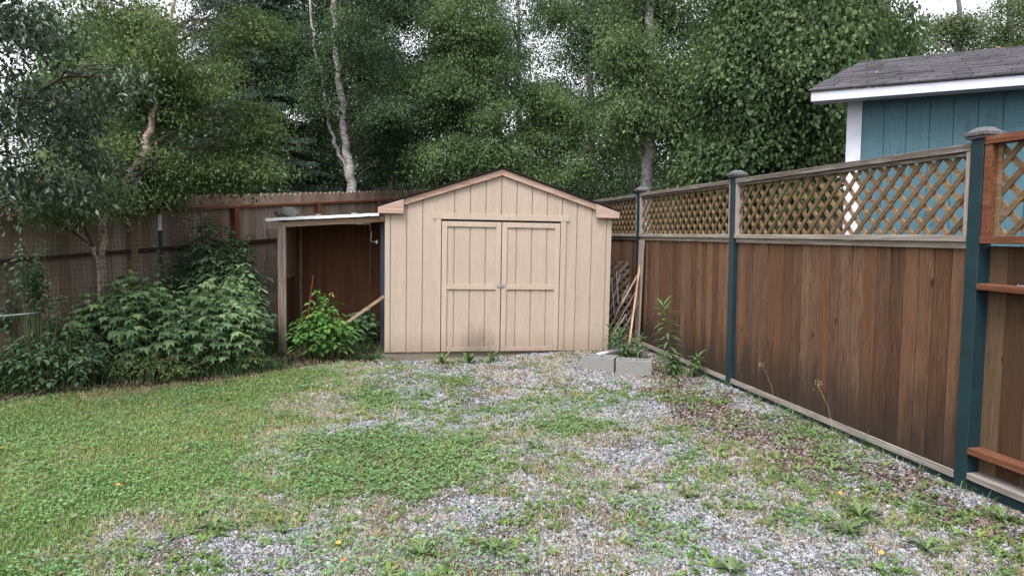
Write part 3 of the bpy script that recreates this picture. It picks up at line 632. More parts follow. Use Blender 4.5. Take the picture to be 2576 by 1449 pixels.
for px in posts_x:
    mb = MB(); mb.box(px-.046, px+.046, -.046, .046, -.15, 2.165, .5); pp = mb.build('post', M['green'], rf, .003)
    mb = MB()
    for (hw, za, zb) in ((.066, 2.166, 2.182), (.078, 2.183, 2.206)): mb.box(px-hw, px+hw, -hw, hw, za, zb)
    h2 = .07; mb.hexa([(px-h2, -h2, 2.2065), (px+h2, -h2, 2.2065), (px+h2, h2, 2.2065), (px-h2, h2, 2.2065), (px-.03, -.03, 2.236), (px+.03, -.03, 2.236), (px+.03, .03, 2.236), (px-.03, .03, 2.236)])
    mb.build('post_cap', M['cap'], pp, .002)
for bi, (a, c) in enumerate(BAYS):
    a += .052; c -= .052
    mb = MB(); x = a
    while x < c-.01:
        wd = min(random.uniform(.118, .142), c-x); y = random.uniform(-.004, .004); mb.box(x+.004, x+wd-.004, -.012+y, .006+y, .062, 1.53); x += wd
    mb.box(a, c, -.030, -.020, .062, 1.53, .0)  # backing sheet added behind the boards so that their gaps read dark
    mb.build('board_panel', M['fence'], rf, .0015)
    mb = MB(); mb.box(a, c, .008, .046, .045, .078, .6); mb.box(a, c, .030, .044, .079, .094, .3); mb.build('bottom_rail', M['greyrail'], rf, .003)
    mb = MB(); mb.box(a-.0, c, -.02, .03, -.15, .044, .5); mb.build('kickboard', M['greenedge'], rf)
    mb = MB(); mb.box(a, c, -.046, .048, 1.545, 1.585, .4); mb.box(a, c, .008, .026, 1.50, 1.544, .1); mb.build('middle_rail', M['greyrail'], rf, .004)
    mb = MB(); lattice(mb, a+.032, c-.032, 1.586, 2.098, 0); mb.build('lattice_panel', M['lattice'], rf)
    mb = MB(); mb.box(a, c, -.046, .046, 2.10, 2.145, .5); mb.box(a+.032, c-.032, .012, .028, 2.072, 2.099, .1); mb.build('top_rail', M['darkrail'], rf, .004)
    for x0 in (a, c-.031):
        mb = MB(); mb.box(x0, x0+.031, -.03, .04, 1.586, 2.099, .6); mb.build('lattice_stile', M['greyboard'], rf, .002)
# near bay, seen from its framed side
a, c = -2.75, -.052
mb = MB(); x = c+.03
while x > a+.05:
    wd = min(random.uniform(.135, .15), x-a); mb.box(x-wd+.002, x-.002, -.060, -.044, .12, 1.52); x -= wd
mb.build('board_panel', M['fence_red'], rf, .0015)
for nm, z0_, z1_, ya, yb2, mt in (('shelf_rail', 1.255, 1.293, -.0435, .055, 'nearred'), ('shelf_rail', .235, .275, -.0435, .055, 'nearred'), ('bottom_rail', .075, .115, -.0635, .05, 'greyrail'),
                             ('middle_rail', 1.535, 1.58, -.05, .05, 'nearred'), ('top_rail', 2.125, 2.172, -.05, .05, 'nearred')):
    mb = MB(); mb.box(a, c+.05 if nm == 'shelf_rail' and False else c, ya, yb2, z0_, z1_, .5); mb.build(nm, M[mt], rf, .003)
mb = MB(); mb.box(c-.05, c-.001, -.045, .045, 1.581, 2.124, .5); mb.build('lattice_stile', M['nearred'], rf, .003)
mb = MB(); mb.box(c-.08, c-.051, -.012, .004, 1.581, 2.124, .5); mb.build('lattice_stop', M['lattice'], rf, .002)
mb = MB(); lattice(mb, a, c-.051, 1.582, 2.124, -.018, sp=.16, wd=.037); mb.build('lattice_panel', M['lattice'], rf)
mb = MB(); mb.box(a, c, -.02, .02, -.15, .074, .5); mb.build('kickboard', M['greenedge'], rf)
# small bits on the near shelf
R2 = Matrix.Translation((P4[0], P4[1], 0)) @ Matrix.Rotation(FA, 4, 'Z')
mb = MB(); mb.tube([R2 @ Vector((-.30, .02, 1.297)), R2 @ Vector((-.37, -.01, 1.297))], .0035); mb.tube([R2 @ Vector((-.30, .02, 1.297)), R2 @ Vector((-.296, .022, 1.297))], .008)
tag(mb.build('bolt', M['metal']), 'loose metal bolt lying on the upper red rail beside the near green post', 'bolt')

# wide grey board leaning beside the second post, lattice scraps, lath
def fl(x, y, z): return R2 @ Vector((x, y, z))
mb = MB(); p0 = fl(5.33, .10, .05); p1 = fl(5.30, .06, 1.50); mb.beam(p0, p1, .022, .15, (-FD[0], -FD[1], 0) if False else (FD[0], FD[1], 0), .4)
tag(mb.build('leaning_board', M['greyboard'], None, .002), 'wide silver grey board leaning against the fence beside the green post behind the tall fireweed', 'board')
# lattice panel leaning in the gap between shed and fence
lp = thing('broken_lattice', 'grey broken lattice panel leaning in the gap between the beige shed and the fence', 'lattice', tuple(gnd(1532, 893)*0+np.array([1.47, 9.72, .0])), (math.radians(-14), 0, .08))
mb = MB(); lattice(mb, -.25, .42, .0, 1.22, 0, sp=.12, wd=.04); mb.build('strips', M['oldlattice'], lp)
for k, (u0, v0, u1, v1) in enumerate([(1536, 822, 1582, 712), (1540, 835, 1598, 735), (1545, 800, 1600, 700), (1536, 775, 1560, 690), (1555, 765, 1550, 680), (1558, 850, 1606, 760), (1552, 862, 1578, 845), (1575, 800, 1590, 860), (1538, 700, 1545, 790), (1565, 760, 1604, 690), (1536, 850, 1575, 790)]):
    mb = MB(); mb.beam(at(u0, v0, 9.45-.03*k), at(u1, v1, 9.55-.03*k), .008, .034, (0, 1, 0), random.random())
    tag(mb.build('lattice_strip', M['greyboard']), 'loose grey lattice strip propped between the shed and the green post', 'wood strip', 'loose lattice strips beside the shed')
mb = MB(); mb.beam(at(1583, 862, 9.15), at(1609, 668, 9.42), .02, .05, (0, 1, 0), .5)
tag(mb.build('wood_lath', M['lath'], None, .002), 'long pale wooden lath leaning upright in the corner beside the shed', 'lath')
# metal downspout
mb = MB(); p0 = at(1500, 893, 8.25); p1 = at(1556, 882, 8.35)
mb.tube([p0, p1], .028, 14); o = mb.build('metal_pipe', M['metal'], None, 0, True); tag(o, 'short galvanised metal pipe lying behind the concrete blocks', 'pipe')

# concrete blocks
def block(x, y, yaw, label):
    mb = MB(); L, Wd, H, t = .40, .195, .17, .032
    mb.box(-L/2, L/2, -Wd/2, -Wd/2+t, 0, H); mb.box(-L/2, L/2, Wd/2-t, Wd/2, 0, H)
    for xx in (-L/2, -t/2, L/2-t): mb.box(xx, xx+t, -Wd/2+t, Wd/2-t, 0, H)
    o = mb.build('cinder_block', M['concrete'], None, .003); o.location = (x, y, float(gh(x, y))-.005); o.rotation_euler = (0, 0, yaw)
    return tag(o, label, 'concrete block', 'concrete blocks')
block(1.03, 7.93, -.42, 'grey two-hole concrete block nearest the shed, left one of the pair')
block(1.39, 7.68, -.22, 'grey two-hole concrete block nearest the fence, right one of the pair')

# ------------------------------------------------------------------ back fence
def zbk(y): return 1.93+.072*(y-6.8)
def back_fence(A, B, label, posts, tfun, red_from=None):
    A = np.array(A, float); B = np.array(B, float); L = np.linalg.norm(B-A); ang = math.atan2(B[1]-A[1], B[0]-A[0]); d = (B-A)/L
    r = thing('board_fence', label, 'fence', (A[0], A[1], 0), (0, 0, ang))
    mb = MB(); x = 0
    while x < L:
        wd = random.uniform(.136, .146); yy = A[1]+d[1]*x; top = tfun(yy)+random.uniform(-.008, .008); bot = float(gz(yy))-.05
        y = random.uniform(-.002, .002); c = .03
        mb.prism([(x+.002, bot), (x+wd-.002, bot), (x+wd-.002, top-c), (x+wd-c, top), (x+c, top), (x+.002, top-c)], .0+y, .017+y); x += wd
    mb.build('board_panel', M['backfence'], r)
    for dz, nm in ((-.21, 'top_rail'), (-.92, 'middle_rail')):
        mb = MB(); x = 0
        za = tfun(A[1])+dz; zb = tfun(B[1])+dz
        if nm == 'middle_rail': za = 1.12; zb = zb-.1
        mb.hexa([(0, -.085, za), (L, -.085, zb), (L, -.003, zb), (0, -.003, za), (0, -.085, za+.038), (L, -.085, zb+.038), (L, -.003, zb+.038), (0, -.003, za+.038)], .4); mb.build(nm, M['redrail' if dz > -.5 else 'shadedred'], r, .003)
    for yy in posts:
        x = (yy-A[1])/d[1] if abs(d[1]) > .3 else yy
        y_ = A[1]+d[1]*x; mb = MB(); mb.box(x-.045, x+.045, -.095, -.006, float(gz(y_))-.05, tfun(y_)-.215, random.random()); mb.build('post', M['redstud'] if y_ > 9.5 else M['oldbeam'], r, .003)
    return r
# seen from the yard the rails face us: the fence runs left to right going away
back_fence((-6.6, 3.27), (-.46, 20.7), 'weathered picket fence with reddish rails running behind the bushes and lean-to on the left', [4.6, 6.5, 8.5, 10.2, 12.15, 14.1, 16.1, 18.1, 20.1], zbk)
back_fence((-.40, 20.75), (14, 21.4), 'distant weathered picket fence seen over the shed roof and through the lattice', [1.2, 3.6, 6.0, 8.4, 10.8, 13.2], lambda y: 2.93)

# ------------------------------------------------------------------ blue neighbour shed
BA = math.atan2(-.4415, .897)
bs = thing('blue_shed', 'blue painted shed with white trim and grey shingle roof behind the lattice fence', 'shed', (3.546, 7.30, 0), (0, 0, BA))
z_e = 2.965
mb = MB(); x = .122; grooves = [x]
while x < 5.0: x2 = x+.203; mb.box(x+.004, x2-.004, 0, .012, 0, z_e, random.random()); x = x2
mb.box(.0, x, .0125, .03, 0, z_e, .5); mb.build('front_wall', M['blue'], bs)
mb = MB(); mb.box(-.02, .121, -.016, .0, 0, z_e, .5); mb.box(-.02, -.001, .001, .09, 0, z_e, .5); mb.build('corner_trim', M['white'], bs, .002)
mb = MB(); mb.box(0, .012, .095, 2.6, 0, z_e, .5); mb.build('side_wall', M['blue'], bs)
mb = MB(); mb.box(.013, 5.0, 2.6, 2.62, 0, z_e, .5); mb.build('back_wall', M['blue'], bs)
ev = .28; skew = .50                               # roof edge runs back at an angle
zf = z_e-.003
mb = MB(); mb.box(-.36, 5.3, -ev-.02, -ev, zf-.012, zf+.080, .5); mb.build('fascia', M['white'], bs, .002)
mb = MB(); mb.box(-.35, 5.3, -ev+.001, -.002, z_e-.001, z_e+.012, .4); mb.build('soffit', M['white'], bs)
def roofpt(x, t): return (x+skew*t, -ev-.035+(ev+1.18)*t, zf+.084+.56*t)
mb = MB(); mb.hexa([roofpt(-.37, 0), roofpt(5.3, 0), roofpt(5.3, 1), roofpt(-.37, 1)]+[tuple(np.array(roofpt(a_, t_))+(0, 0, .012)) for a_, t_ in ((-.37, 0), (5.3, 0), (5.3, 1), (-.37, 1))], .5)
nrow = 11
for r in range(nrow):
    t0 = r/nrow; t1 = min(1, (r+1.2)/nrow); x = -.385-random.random()*.02; first = True
    while x < 5.2:
        wd = random.uniform(.12, .24); hh = random.choice((.011, .016, .021))
        Q = [np.array(roofpt(x, t0)), np.array(roofpt(x+wd-.004, t0)), np.array(roofpt(x+wd-.004, t1)), np.array(roofpt(x, t1))]
        up = np.array((0, 0, .0125)); mb.hexa([q+up-(0, .01*(i < 2), 0) for i, q in enumerate(Q)]+[q+up+(0, -.01*(i < 2), hh if i < 2 else .004) for i, q in enumerate(Q)]); x += wd
mb.build('roof_slope', M['shingle_grey'], bs)
mb = MB(); q0 = roofpt(-.37, 1); q1 = roofpt(5.3, 1); mb.hexa([(q0[0], q0[1]+.002, q0[2]-.01), (q1[0], q1[1]+.002, q1[2]-.01), (q1[0]+skew, q1[1]+1.45, q1[2]-.58), (q0[0]+skew, q0[1]+1.45, q0[2]-.58),
    (q0[0], q0[1]+.002, q0[2]+.014), (q1[0], q1[1]+.002, q1[2]+.014), (q1[0]+skew, q1[1]+1.45, q1[2]-.56), (q0[0]+skew, q0[1]+1.45, q0[2]-.56)], .4); mb.build('rear_roof_slope', M['shingle_grey'], bs)
mb = MB(); mb.prism([(0, 0), (1, 0), (.5, .5)], 0, .01) if False else None
mb.add([(.02, .0, z_e+.001), (.02, 2.6, z_e+.001), (.17, 1.1, z_e+.54)], [(0, 1, 2)], .5); mb.build('gable_end', M['blue'], bs)
# a few fallen leaves on the roof
b = NP(); bpy.context.view_layer.update()
P = np.array([tuple(bs.matrix_world @ Vector(np.array(roofpt(x_, t_))+(0, 0, .045))) for x_, t_ in ((.35, .55), (.75, .62), (.05, .35), (1.35, .8), (.95, .9), (1.8, .7), (-.1, .62))])
for i, p in enumerate(P):
    bb = NP(); scatter(bb, 'round', p[None], np.array([[rng.normal(), rng.normal(), .1]]), np.array([[-.2, -.35, 1]]), np.array([.04]), np.array([random.random()*.5]))
    tag(bb.build('fallen_leaf', Lm['fallen']), 'small yellow leaf fallen on the grey shingles of the blue shed', 'leaf', 'yellow leaves on the blue shed roof')
# fallen leaves on the lawn and gravel
for (u, v, lb) in [(4, 1134, 'orange leaf fallen on the lawn at the far left edge'), (862, 1420, 'brown leaf fallen at the bottom of the gravel left of centre'),
                   (2208, 1403, 'orange leaf fallen on the gravel at the bottom right'), (305, 1228, 'yellow leaf fallen in the clover on the lawn'),
                   (2120, 1254, 'pink leaf fallen on the gravel right of centre'), (860, 1378, 'rust coloured leaf fallen on the gravel near the yellow tuft')]:
    p = gnd(u, v); bb = NP(); scatter(bb, 'round', (p+(0, 0, .03))[None], np.array([[rng.normal(), rng.normal(), .1]]), np.array([[.1, -.5, 1]]), np.array([.028]), np.array([random.random()]))
    tag(bb.build('fallen_leaf', Lm['fallen']), lb, 'leaf')

# ------------------------------------------------------------------ netting, stake, pipe on the left
def netting(name, label, A, B, z0, z1, cell, sag, seed, bulge=.06):
    r = np.random.default_rng(seed); A = np.array(A); B = np.array(B); L = np.linalg.norm(B-A); n = int(L/cell); m = int((z1-z0)/cell); d = (B-A)/L; nrm = np.array([-d[1], d[0]])
    G = np.zeros((n+1, m+1, 3)); S_, T_ = np.meshgrid(np.arange(n+1), np.arange(m+1), indexing='ij')
    off = (fbm(S_*cell, T_*cell, 2.2, seed)-.5)*bulge*2; dz = (fbm(S_*cell, T_*cell*0, 1.3, seed+5)-.5)*sag*(T_/m)
    for k in (0, 1): G[..., k] = A[k]+d[k]*S_*cell+nrm[k]*off+(fbm(S_*cell, T_*cell, 1.7, seed+9)-.5)*.06*(k == 0)
    G[..., 2] = z0+T_*cell+dz; mb = MB()
    for i in range(n+1): mb.tube([G[i, j] for j in range(m+1)], .0022, 3, cap=False)
    for j in range(m+1): mb.tube([G[i, j] for i in range(n+1)], .0022, 3, cap=False)
    return tag(mb.build(name, M['net']), label, 'netting')
netting('garden_netting', 'black plastic netting strung behind the large bush on the left', at(-120, 600, 6.2)[:2], at(402, 600, 8.35)[:2], .80, 1.88, .05, .15, 3)
netting('garden_netting', 'sagging black plastic netting between the green stake and the lean-to', at(402, 600, 8.35)[:2], at(560, 600, 8.9)[:2], .95, 1.75, .05, .45, 8)
netting('garden_netting', 'bunched black netting hanging beside the lean-to post', at(668, 600, 9.25)[:2], at(699, 600, 9.15)[:2], .8, 1.66, .02, .1, 12, .12)
mb = MB(); p0 = at(405, 790, 8.3); p1 = at(402, 540, 8.35); pm = p0+(p1-p0)*.84
st = thing('garden_stake', 'slim dark green stake with white painted tip holding the netting', 'stake', tuple(p0*np.array([1, 1, 0])))
mb.beam(np.array([0, 0, 0]), pm-p0*np.array([1, 1, 0]), .03, .03, (0, 1, 0)); mb.build('shaft', M['green'], st); mb = MB(); mb.beam(pm-p0*np.array([1, 1, 0])+(0, 0, .001), p1-p0*np.array([1, 1, 0]), .032, .032, (0, 1, 0)); mb.build('tip', M['white'], st)
mb = MB(); mb.tube([at(-60, 800, 6.4), at(60, 790, 6.8), at(136, 782, 7.1)], .008, 8); tag(mb.build('plastic_pipe', M['pvc'], None, 0, True), 'thin white plastic pipe lying along the foot of the netting', 'pipe')

# ------------------------------------------------------------------ bushes
def shrub(name, label, cat, cx, cy, rx, ry, h, ncane, nleaf, kind, size, mat, z0=0., seed=1, low=.15, stemmat='cane', hvar=.25, rb=(.0, 1.0)):
    r = np.random.default_rng(seed); t = thing(name, label, cat, (cx, cy, z0)); lb = NP(); sb = MB(); P = []; A = []; Nn = []; Rr = []; Sz = []
    for c in range(ncane):
        ang = r.uniform(0, 2*PI); q = math.sqrt(r.uniform(0, 1)); bx, by = math.cos(ang)*q*rx*.75, math.sin(ang)*q*ry*.75
        dome = h*(1-.55*q**2.2)*r.uniform(1-hvar, 1+hvar*.4); tip = np.array([bx*1.28+r.normal(0, .05), by*1.28+r.normal(0, .05), dome]); base = np.array([bx*.8, by*.8, 0])
        pts = [base+(tip-base)*s_+np.array([0, 0, .12*h*math.sin(s_*PI)]) for s_ in np.linspace(0, 1, 6)]
        sb.tube(pts, [.006, .006, .005, .004, .003, .002], 4, cap=False)
        cr = r.normal(0, .12)
        for k in range(nleaf):
            s_ = low+(1-low)*(k+r.random())/nleaf; i = min(int(s_*5), 4); p = pts[i]+(pts[i+1]-pts[i])*(s_*5-i)
            az = k*2.4+r.normal(0, .3)+c; o_ = np.array([math.cos(az), math.sin(az), 0]); out = unit(np.array([bx/rx, by/ry, 0])+1e-3)
            pet = size*r.uniform(.5, 1.0)*(1.1-.7*s_); p = p+o_*pet+np.array([0, 0, .02])
            P.append(p); A.append(o_+out*.35+np.array([0, 0, -.35-.3*r.random()])); Nn.append(np.array([0, 0, 1])+o_*.45+out*.25+r.normal(0, .22, 3))
            Sz.append(size*r.uniform(.6, 1.15)*(1-.35*max(0, s_-.8)/.2)); young = .30*max(0, s_-.8)/.2
            Rr.append(np.clip(r.normal(.42, .18)+cr+young+(r.random() < .004*(1+10*(s_ < .35)))*.6, 0, .96 if r.random() < .985 else 1))
    scatter(lb, kind, np.array(P), np.array(A), np.array(Nn), np.array(Sz), np.array(Rr)); lb.build('foliage', mat, t); sb.build('stems', M[stemmat], t); return t
shrub('leafy_bush', 'large green bush with lobed leaves, left one of the two front bushes', 'bush', *gnd(290, 960)[:2]+np.array([-.05, .45]), 0.80, .58, 1.14, 115, 12, 'maple', .132, Lm['bush'], seed=2)
shrub('leafy_bush', 'green bush with lobed leaves, right one of the two front bushes', 'bush', *gnd(500, 955)[:2]+np.array([-.02, .5]), 0.64, .5, 1.08, 90, 12, 'maple', .125, Lm['bush'], seed=3)
shrub('raspberry_bush', 'tall dark raspberry bush against the picket fence left of the lean-to', 'bush', -3.95, 8.95, 0.74, .45, 1.74, 115, 16, 'bramble', .15, Lm['bushdark'], seed=4)
shrub('raspberry_bush', 'mid-green raspberry bush growing right beside the lean-to post', 'bush', -3.52, 8.60, 0.44, .40, 1.25, 90, 12, 'bramble', .13, Lm['bush'], seed=5)
shrub('leafy_bush', 'low dark bush in the shade at the far left below the netting', 'bush', -4.75, 6.95, .6, .45, .62, 70, 8, 'bramble', .11, Lm['bushdark'], seed=6)
shrub('raspberry_bush', 'young bright green raspberry bush in front of the open lean-to', 'bush', *gnd(805, 905)[:2]+np.array([0, .22]), .38, .27, .82, 34, 9, 'bramble', .15, Lm['bright'], seed=7, low=.12)
shrub('leafy_bush', 'dark shaded bush growing inside the lean-to beside the shed wall', 'bush', *shedpt(-.33, 1.05, 0)[:2], .24, .3, .62, 34, 8, 'maple', .10, Lm['bushdark'], seed=8)
YL = leafmat('yellowing_leaves', [(0, (.05, .10, .03)), (.55, (.12, .19, .05)), (.8, (.30, .29, .08)), (1, (.34, .19, .07))])
shrub('yellowing_undergrowth', 'low yellowing undergrowth at the foot of the right front bush', 'plant', *gnd(575, 940)[:2]+np.array([0, .1]), .50, .14, .30, 60, 6, 'bramble', .075, YL, seed=9, low=.3)
shrub('yellowing_undergrowth', 'low yellowing undergrowth at the foot of the left front bush', 'plant', *gnd(345, 965)[:2]+np.array([0, .1]), .62, .12, .30, 60, 6, 'bramble', .075, YL, seed=29, low=.3)
shrub('blackcurrant_bush', 'bluish green small-leaved bush tucked at the right foot of the front bushes', 'bush', *gnd(545, 925)[:2]+np.array([.12, .25]), .3, .25, .55, 50, 10, 'maple', .06, Lm['bushdark'], seed=10)
# sapling sprig above the netting, young tall shoot by the lean-to roof
shrub('tall_shoot', 'single tall leafy shoot rising beside the lean-to roof edge', 'plant', -3.66, 9.15, .10, .10, 1.72, 5, 22, 'ovate', .09, Lm['firew'], seed=12, low=.4, hvar=.06)
shrub('hanging_vine', 'thin leafy vine scrambling up the netting near the green stake', 'plant', at(390, 700, 8.2)[0], 8.15, .28, .1, 1.35, 14, 14, 'ovate', .07, Lm['firew'], seed=13, low=.55)
shrub('hanging_vine', 'dark leafy vine in front of the fence at the far left', 'plant', at(60, 600, 6.9)[0], 6.95, 0.5, .15, 1.45, 30, 26, 'ovate', .07, Lm['bushdark'], seed=14, low=.55)
# tall grass along the beds
def tallgrass(b, P, L0, L1, wd=.008):
    n = len(P); el = rng.uniform(1.0, 1.5, n); ribbons(b, P, rng.uniform(0, 2*PI, n), el, el-rng.uniform(.6, 2.2, n), rng.uniform(L0, L1, n), np.full(n, wd), np.clip(rng.normal(.5, .25, n), 0, 1), (1, 1, .85, .6, .05))
b = NP()
def along(p, q, n, sp): t = rng.random(n)[:, None]; c = np.array(p)[:2]*(1-t)+np.array(q)[:2]*t; c = c+rng.normal(0, sp, (n, 2)); return lift(c)
tallgrass(b, along(gnd(-80, 985), gnd(150, 965), 1500, .14), .25, .55); tallgrass(b, along(gnd(150, 975), gnd(640, 935), 260, .07), .10, .3)
tallgrass(b, along(gnd(640, 905), gnd(700, 880), 260, .08), .3, .65); tallgrass(b, along(gnd(560, 945), gnd(720, 925), 350, .06), .12, .3, .006)
tallgrass(b, along(shedpt(-.6, .7, 0), shedpt(-.05, .55, 0), 260, .08), .15, .3, .005); tallgrass(b, along(gnd(870, 895), gnd(965, 892), 500, .05), .05, .14, .005)
tag(b.build('tall_grass', Lm['tall']), 'long unmown grass along the foot of the bushes and fence on the left', 'grass', kind='stuff')

# ------------------------------------------------------------------ weeds one can count
def dandelion_mesh(seed, n, L, W, up):
    global rng
    sv = rng; rng = np.random.default_rng(seed); b = NP(); az = np.arange(n)*2.4+rng.normal(0, .3, n); e = rng.uniform(up[0], up[1], n); Ls = L*rng.uniform(.6, 1.15, n)
    ribbons(b, np.zeros((n, 3)), az, e, e-rng.uniform(.4, 1.2, n), Ls, np.full(n, W), rng.random(n), (.2, .45, .3, .75, .45, 1, .6, 1.0, .5, .05)); rng = sv; return b
first = {}
def dandelion(u, v, label, kind=0, sc=1.0, grp='dandelion clumps in the gravel'):
    p = gnd(u, v)
    spec = [(13, .15, .035, (.5, 1.4)), (22, .105, .020, (.15, 1.0)), (34, .09, .016, (.2, 1.2))][kind]
    if kind not in first: o = dandelion_mesh(kind+5, *spec).build('dandelion', Lm['dand']); first[kind] = o
    else: o = first[kind].copy(); C.objects.link(o)
    o.location = (p[0], p[1], float(gh(p[0], p[1]))); o.scale = (sc,)*3; o.rotation_euler = (0, 0, random.random()*6)
    tag(o, label, 'weed', grp); return o
dandelion(1113, 906, 'leafy dandelion against the skid below the left door jamb', 0, 1.35, 'dandelions at the shed doors')
dandelion(1180, 905, 'widest dandelion below the stained part of the left door', 0, 1.5, 'dandelions at the shed doors')
dandelion(1238, 903, 'upright dandelion below the gap between the shed doors', 0, 1.35, 'dandelions at the shed doors')
for u, v, lb, k, s_ in [(2165, 1300, 'big dark green dandelion clump on the gravel at lower right', 2, 1.5), (2130, 1340, 'wide dark dandelion clump just below the biggest one at lower right', 2, 1.4),
                        (1840, 1435, 'dandelion clump at the bottom edge right of centre', 1, 1.2), (2330, 1385, 'pale broad leaved clump near the bottom right corner', 1, 1.2),
                        (2520, 1310, 'clump of weeds near the fence foot at the right edge', 2, 1.2), (1350, 1130, 'yellow green dandelion clump beside the clover patch', 1, 1.1),
                        (540, 1330, 'dandelion clump at the gravel edge lower left', 1, 1.2), (1060, 1400, 'dark weed clump at the bottom left of centre', 2, 1.2),
                        (1240, 1385, 'weed clump at the bottom centre', 1, 1.1), (1730, 1250, 'weed clump in the middle of the gravel', 2, .9), (1590, 1230, 'low clump of weeds centre right of the clover patch', 2, .9),
                        (880, 945, 'small plant on the gravel in front of the lean-to', 1, .8), (1540, 1015, 'yellow flowered weed on the gravel in front of the blocks', 1, .9)]:
    dandelion(u, v, lb, k, s_)
def fireweed(x, y, h, label, n=44, L=.14, seed=1, stalks=1, lean=(0, 0)):
    r = np.random.default_rng(seed); t = thing('fireweed', label, 'plant', (x, y, float(gh(x, y)))); b = NP(); mb = MB()
    for s_ in range(stalks):
        a0 = r.uniform(0, 6.3); sp = .0 if stalks == 1 else .09; bx, by = sp*math.cos(a0), sp*math.sin(a0); tx, ty = bx*2+lean[0]+r.normal(0, .02), by*2+lean[1]; hh = h*(1 if s_ == 0 else r.uniform(.5, .95))
        mb.tube([(bx, by, 0), ((bx+tx)/2+.01, (by+ty)/2, hh/2), (tx, ty, hh)], [.006, .005, .003], 5)
        k = np.arange(n); tt = .06+.94*(k+.5)/n; P = np.stack([bx+(tx-bx)*tt, by+(ty-by)*tt, hh*tt], -1); az = k*2.4+r.normal(0, .2, n)
        e = .25+.9*np.clip((tt-.6)/.4, 0, 1)**2+r.normal(0, .12, n); ribbons(b, P, az, e, e-.9, L*(.75+.5*np.sin(tt*2.4))*r.uniform(.8, 1.1, n), np.full(n, .030), np.clip(r.normal(.4, .2, n)+.3*(tt > .85), 0, 1), (.25, .8, 1, .8, .45, .05))
    b.build('foliage', Lm['firew'], t); mb.build('stem', M['cane'], t); return t
p = gnd(1693, 945); fireweed(p[0], p[1], .80, 'tall upright fireweed growing against the board fence', 64, .155, 3, lean=(-.07, .0))
fireweed(p[0]+.09, p[1]-.05, .26, 'low bushy fireweed cluster at the foot of the tall fireweed', 22, .10, 4, 7)
p = gnd(1545, 885); fireweed(1.36, 8.95, .42, 'fireweed clump against the right corner of the beige shed', 22, .12, 5, 3)
fireweed(1.54, 8.75, .36, 'fireweed clump below the pale leaning lath', 24, .13, 6, 3)
p = gnd(1590, 893); fireweed(p[0], p[1], .16, 'small fireweed shoot behind the concrete blocks', 12, .09, 7, 3)
p = fl(3.35, .13, 0); shrub('small_sapling', 'small sapling with round leaves beside the fence rail left of the middle green post', 'plant', p[0], p[1], .06, .06, .3, 4, 7, 'round', .045, Lm['firew'], seed=20)
for (fx, lb) in ((1.95, 'thin grass stalk with seed head against the boards, left one'), (1.15, 'thin grass stalk with seed head against the boards, right one')):
    p0 = fl(fx, .09, 0); mb = MB(); mb.tube([p0, p0+Vector((-.05, .02, .25)), p0+Vector((-.13, .05, .42))], [.001, .001, .0008], 4)
    t = thing('grass_stalk', lb, 'grass', p0); mb = MB(); mb.tube([(0, 0, 0), (-.04, .02, .22), (-.12, .05, .40)], [.0014, .0012, .0009], 4); mb.build('stem', Lm['dry'], t)
    b = NP(); n = 26; Q = np.array([(-.12, .05, .40)])+rng.normal(0, .018, (n, 3)); scatter(b, 'ovate', Q, rng.normal(0, 1, (n, 3)), rng.normal(0, 1, (n, 3)), np.full(n, .012), rng.random(n)); b.build('seed_head', Lm['dry'], t)
b = NP()
for x in np.arange(-.6, 5.4, .28):
    q = fl(x+random.uniform(-.1, .1), random.uniform(.06, .12), 0); k = 16; P = np.repeat(np.array(q)[None], k, 0)+rng.normal(0, .015, (k, 3))*(1, 1, 0); tallgrass(b, P, .06, .2, .004)
tag(b.build('fence_grass', Lm['tall']), 'sparse grass tufts along the foot of the lattice fence', 'grass', kind='stuff')

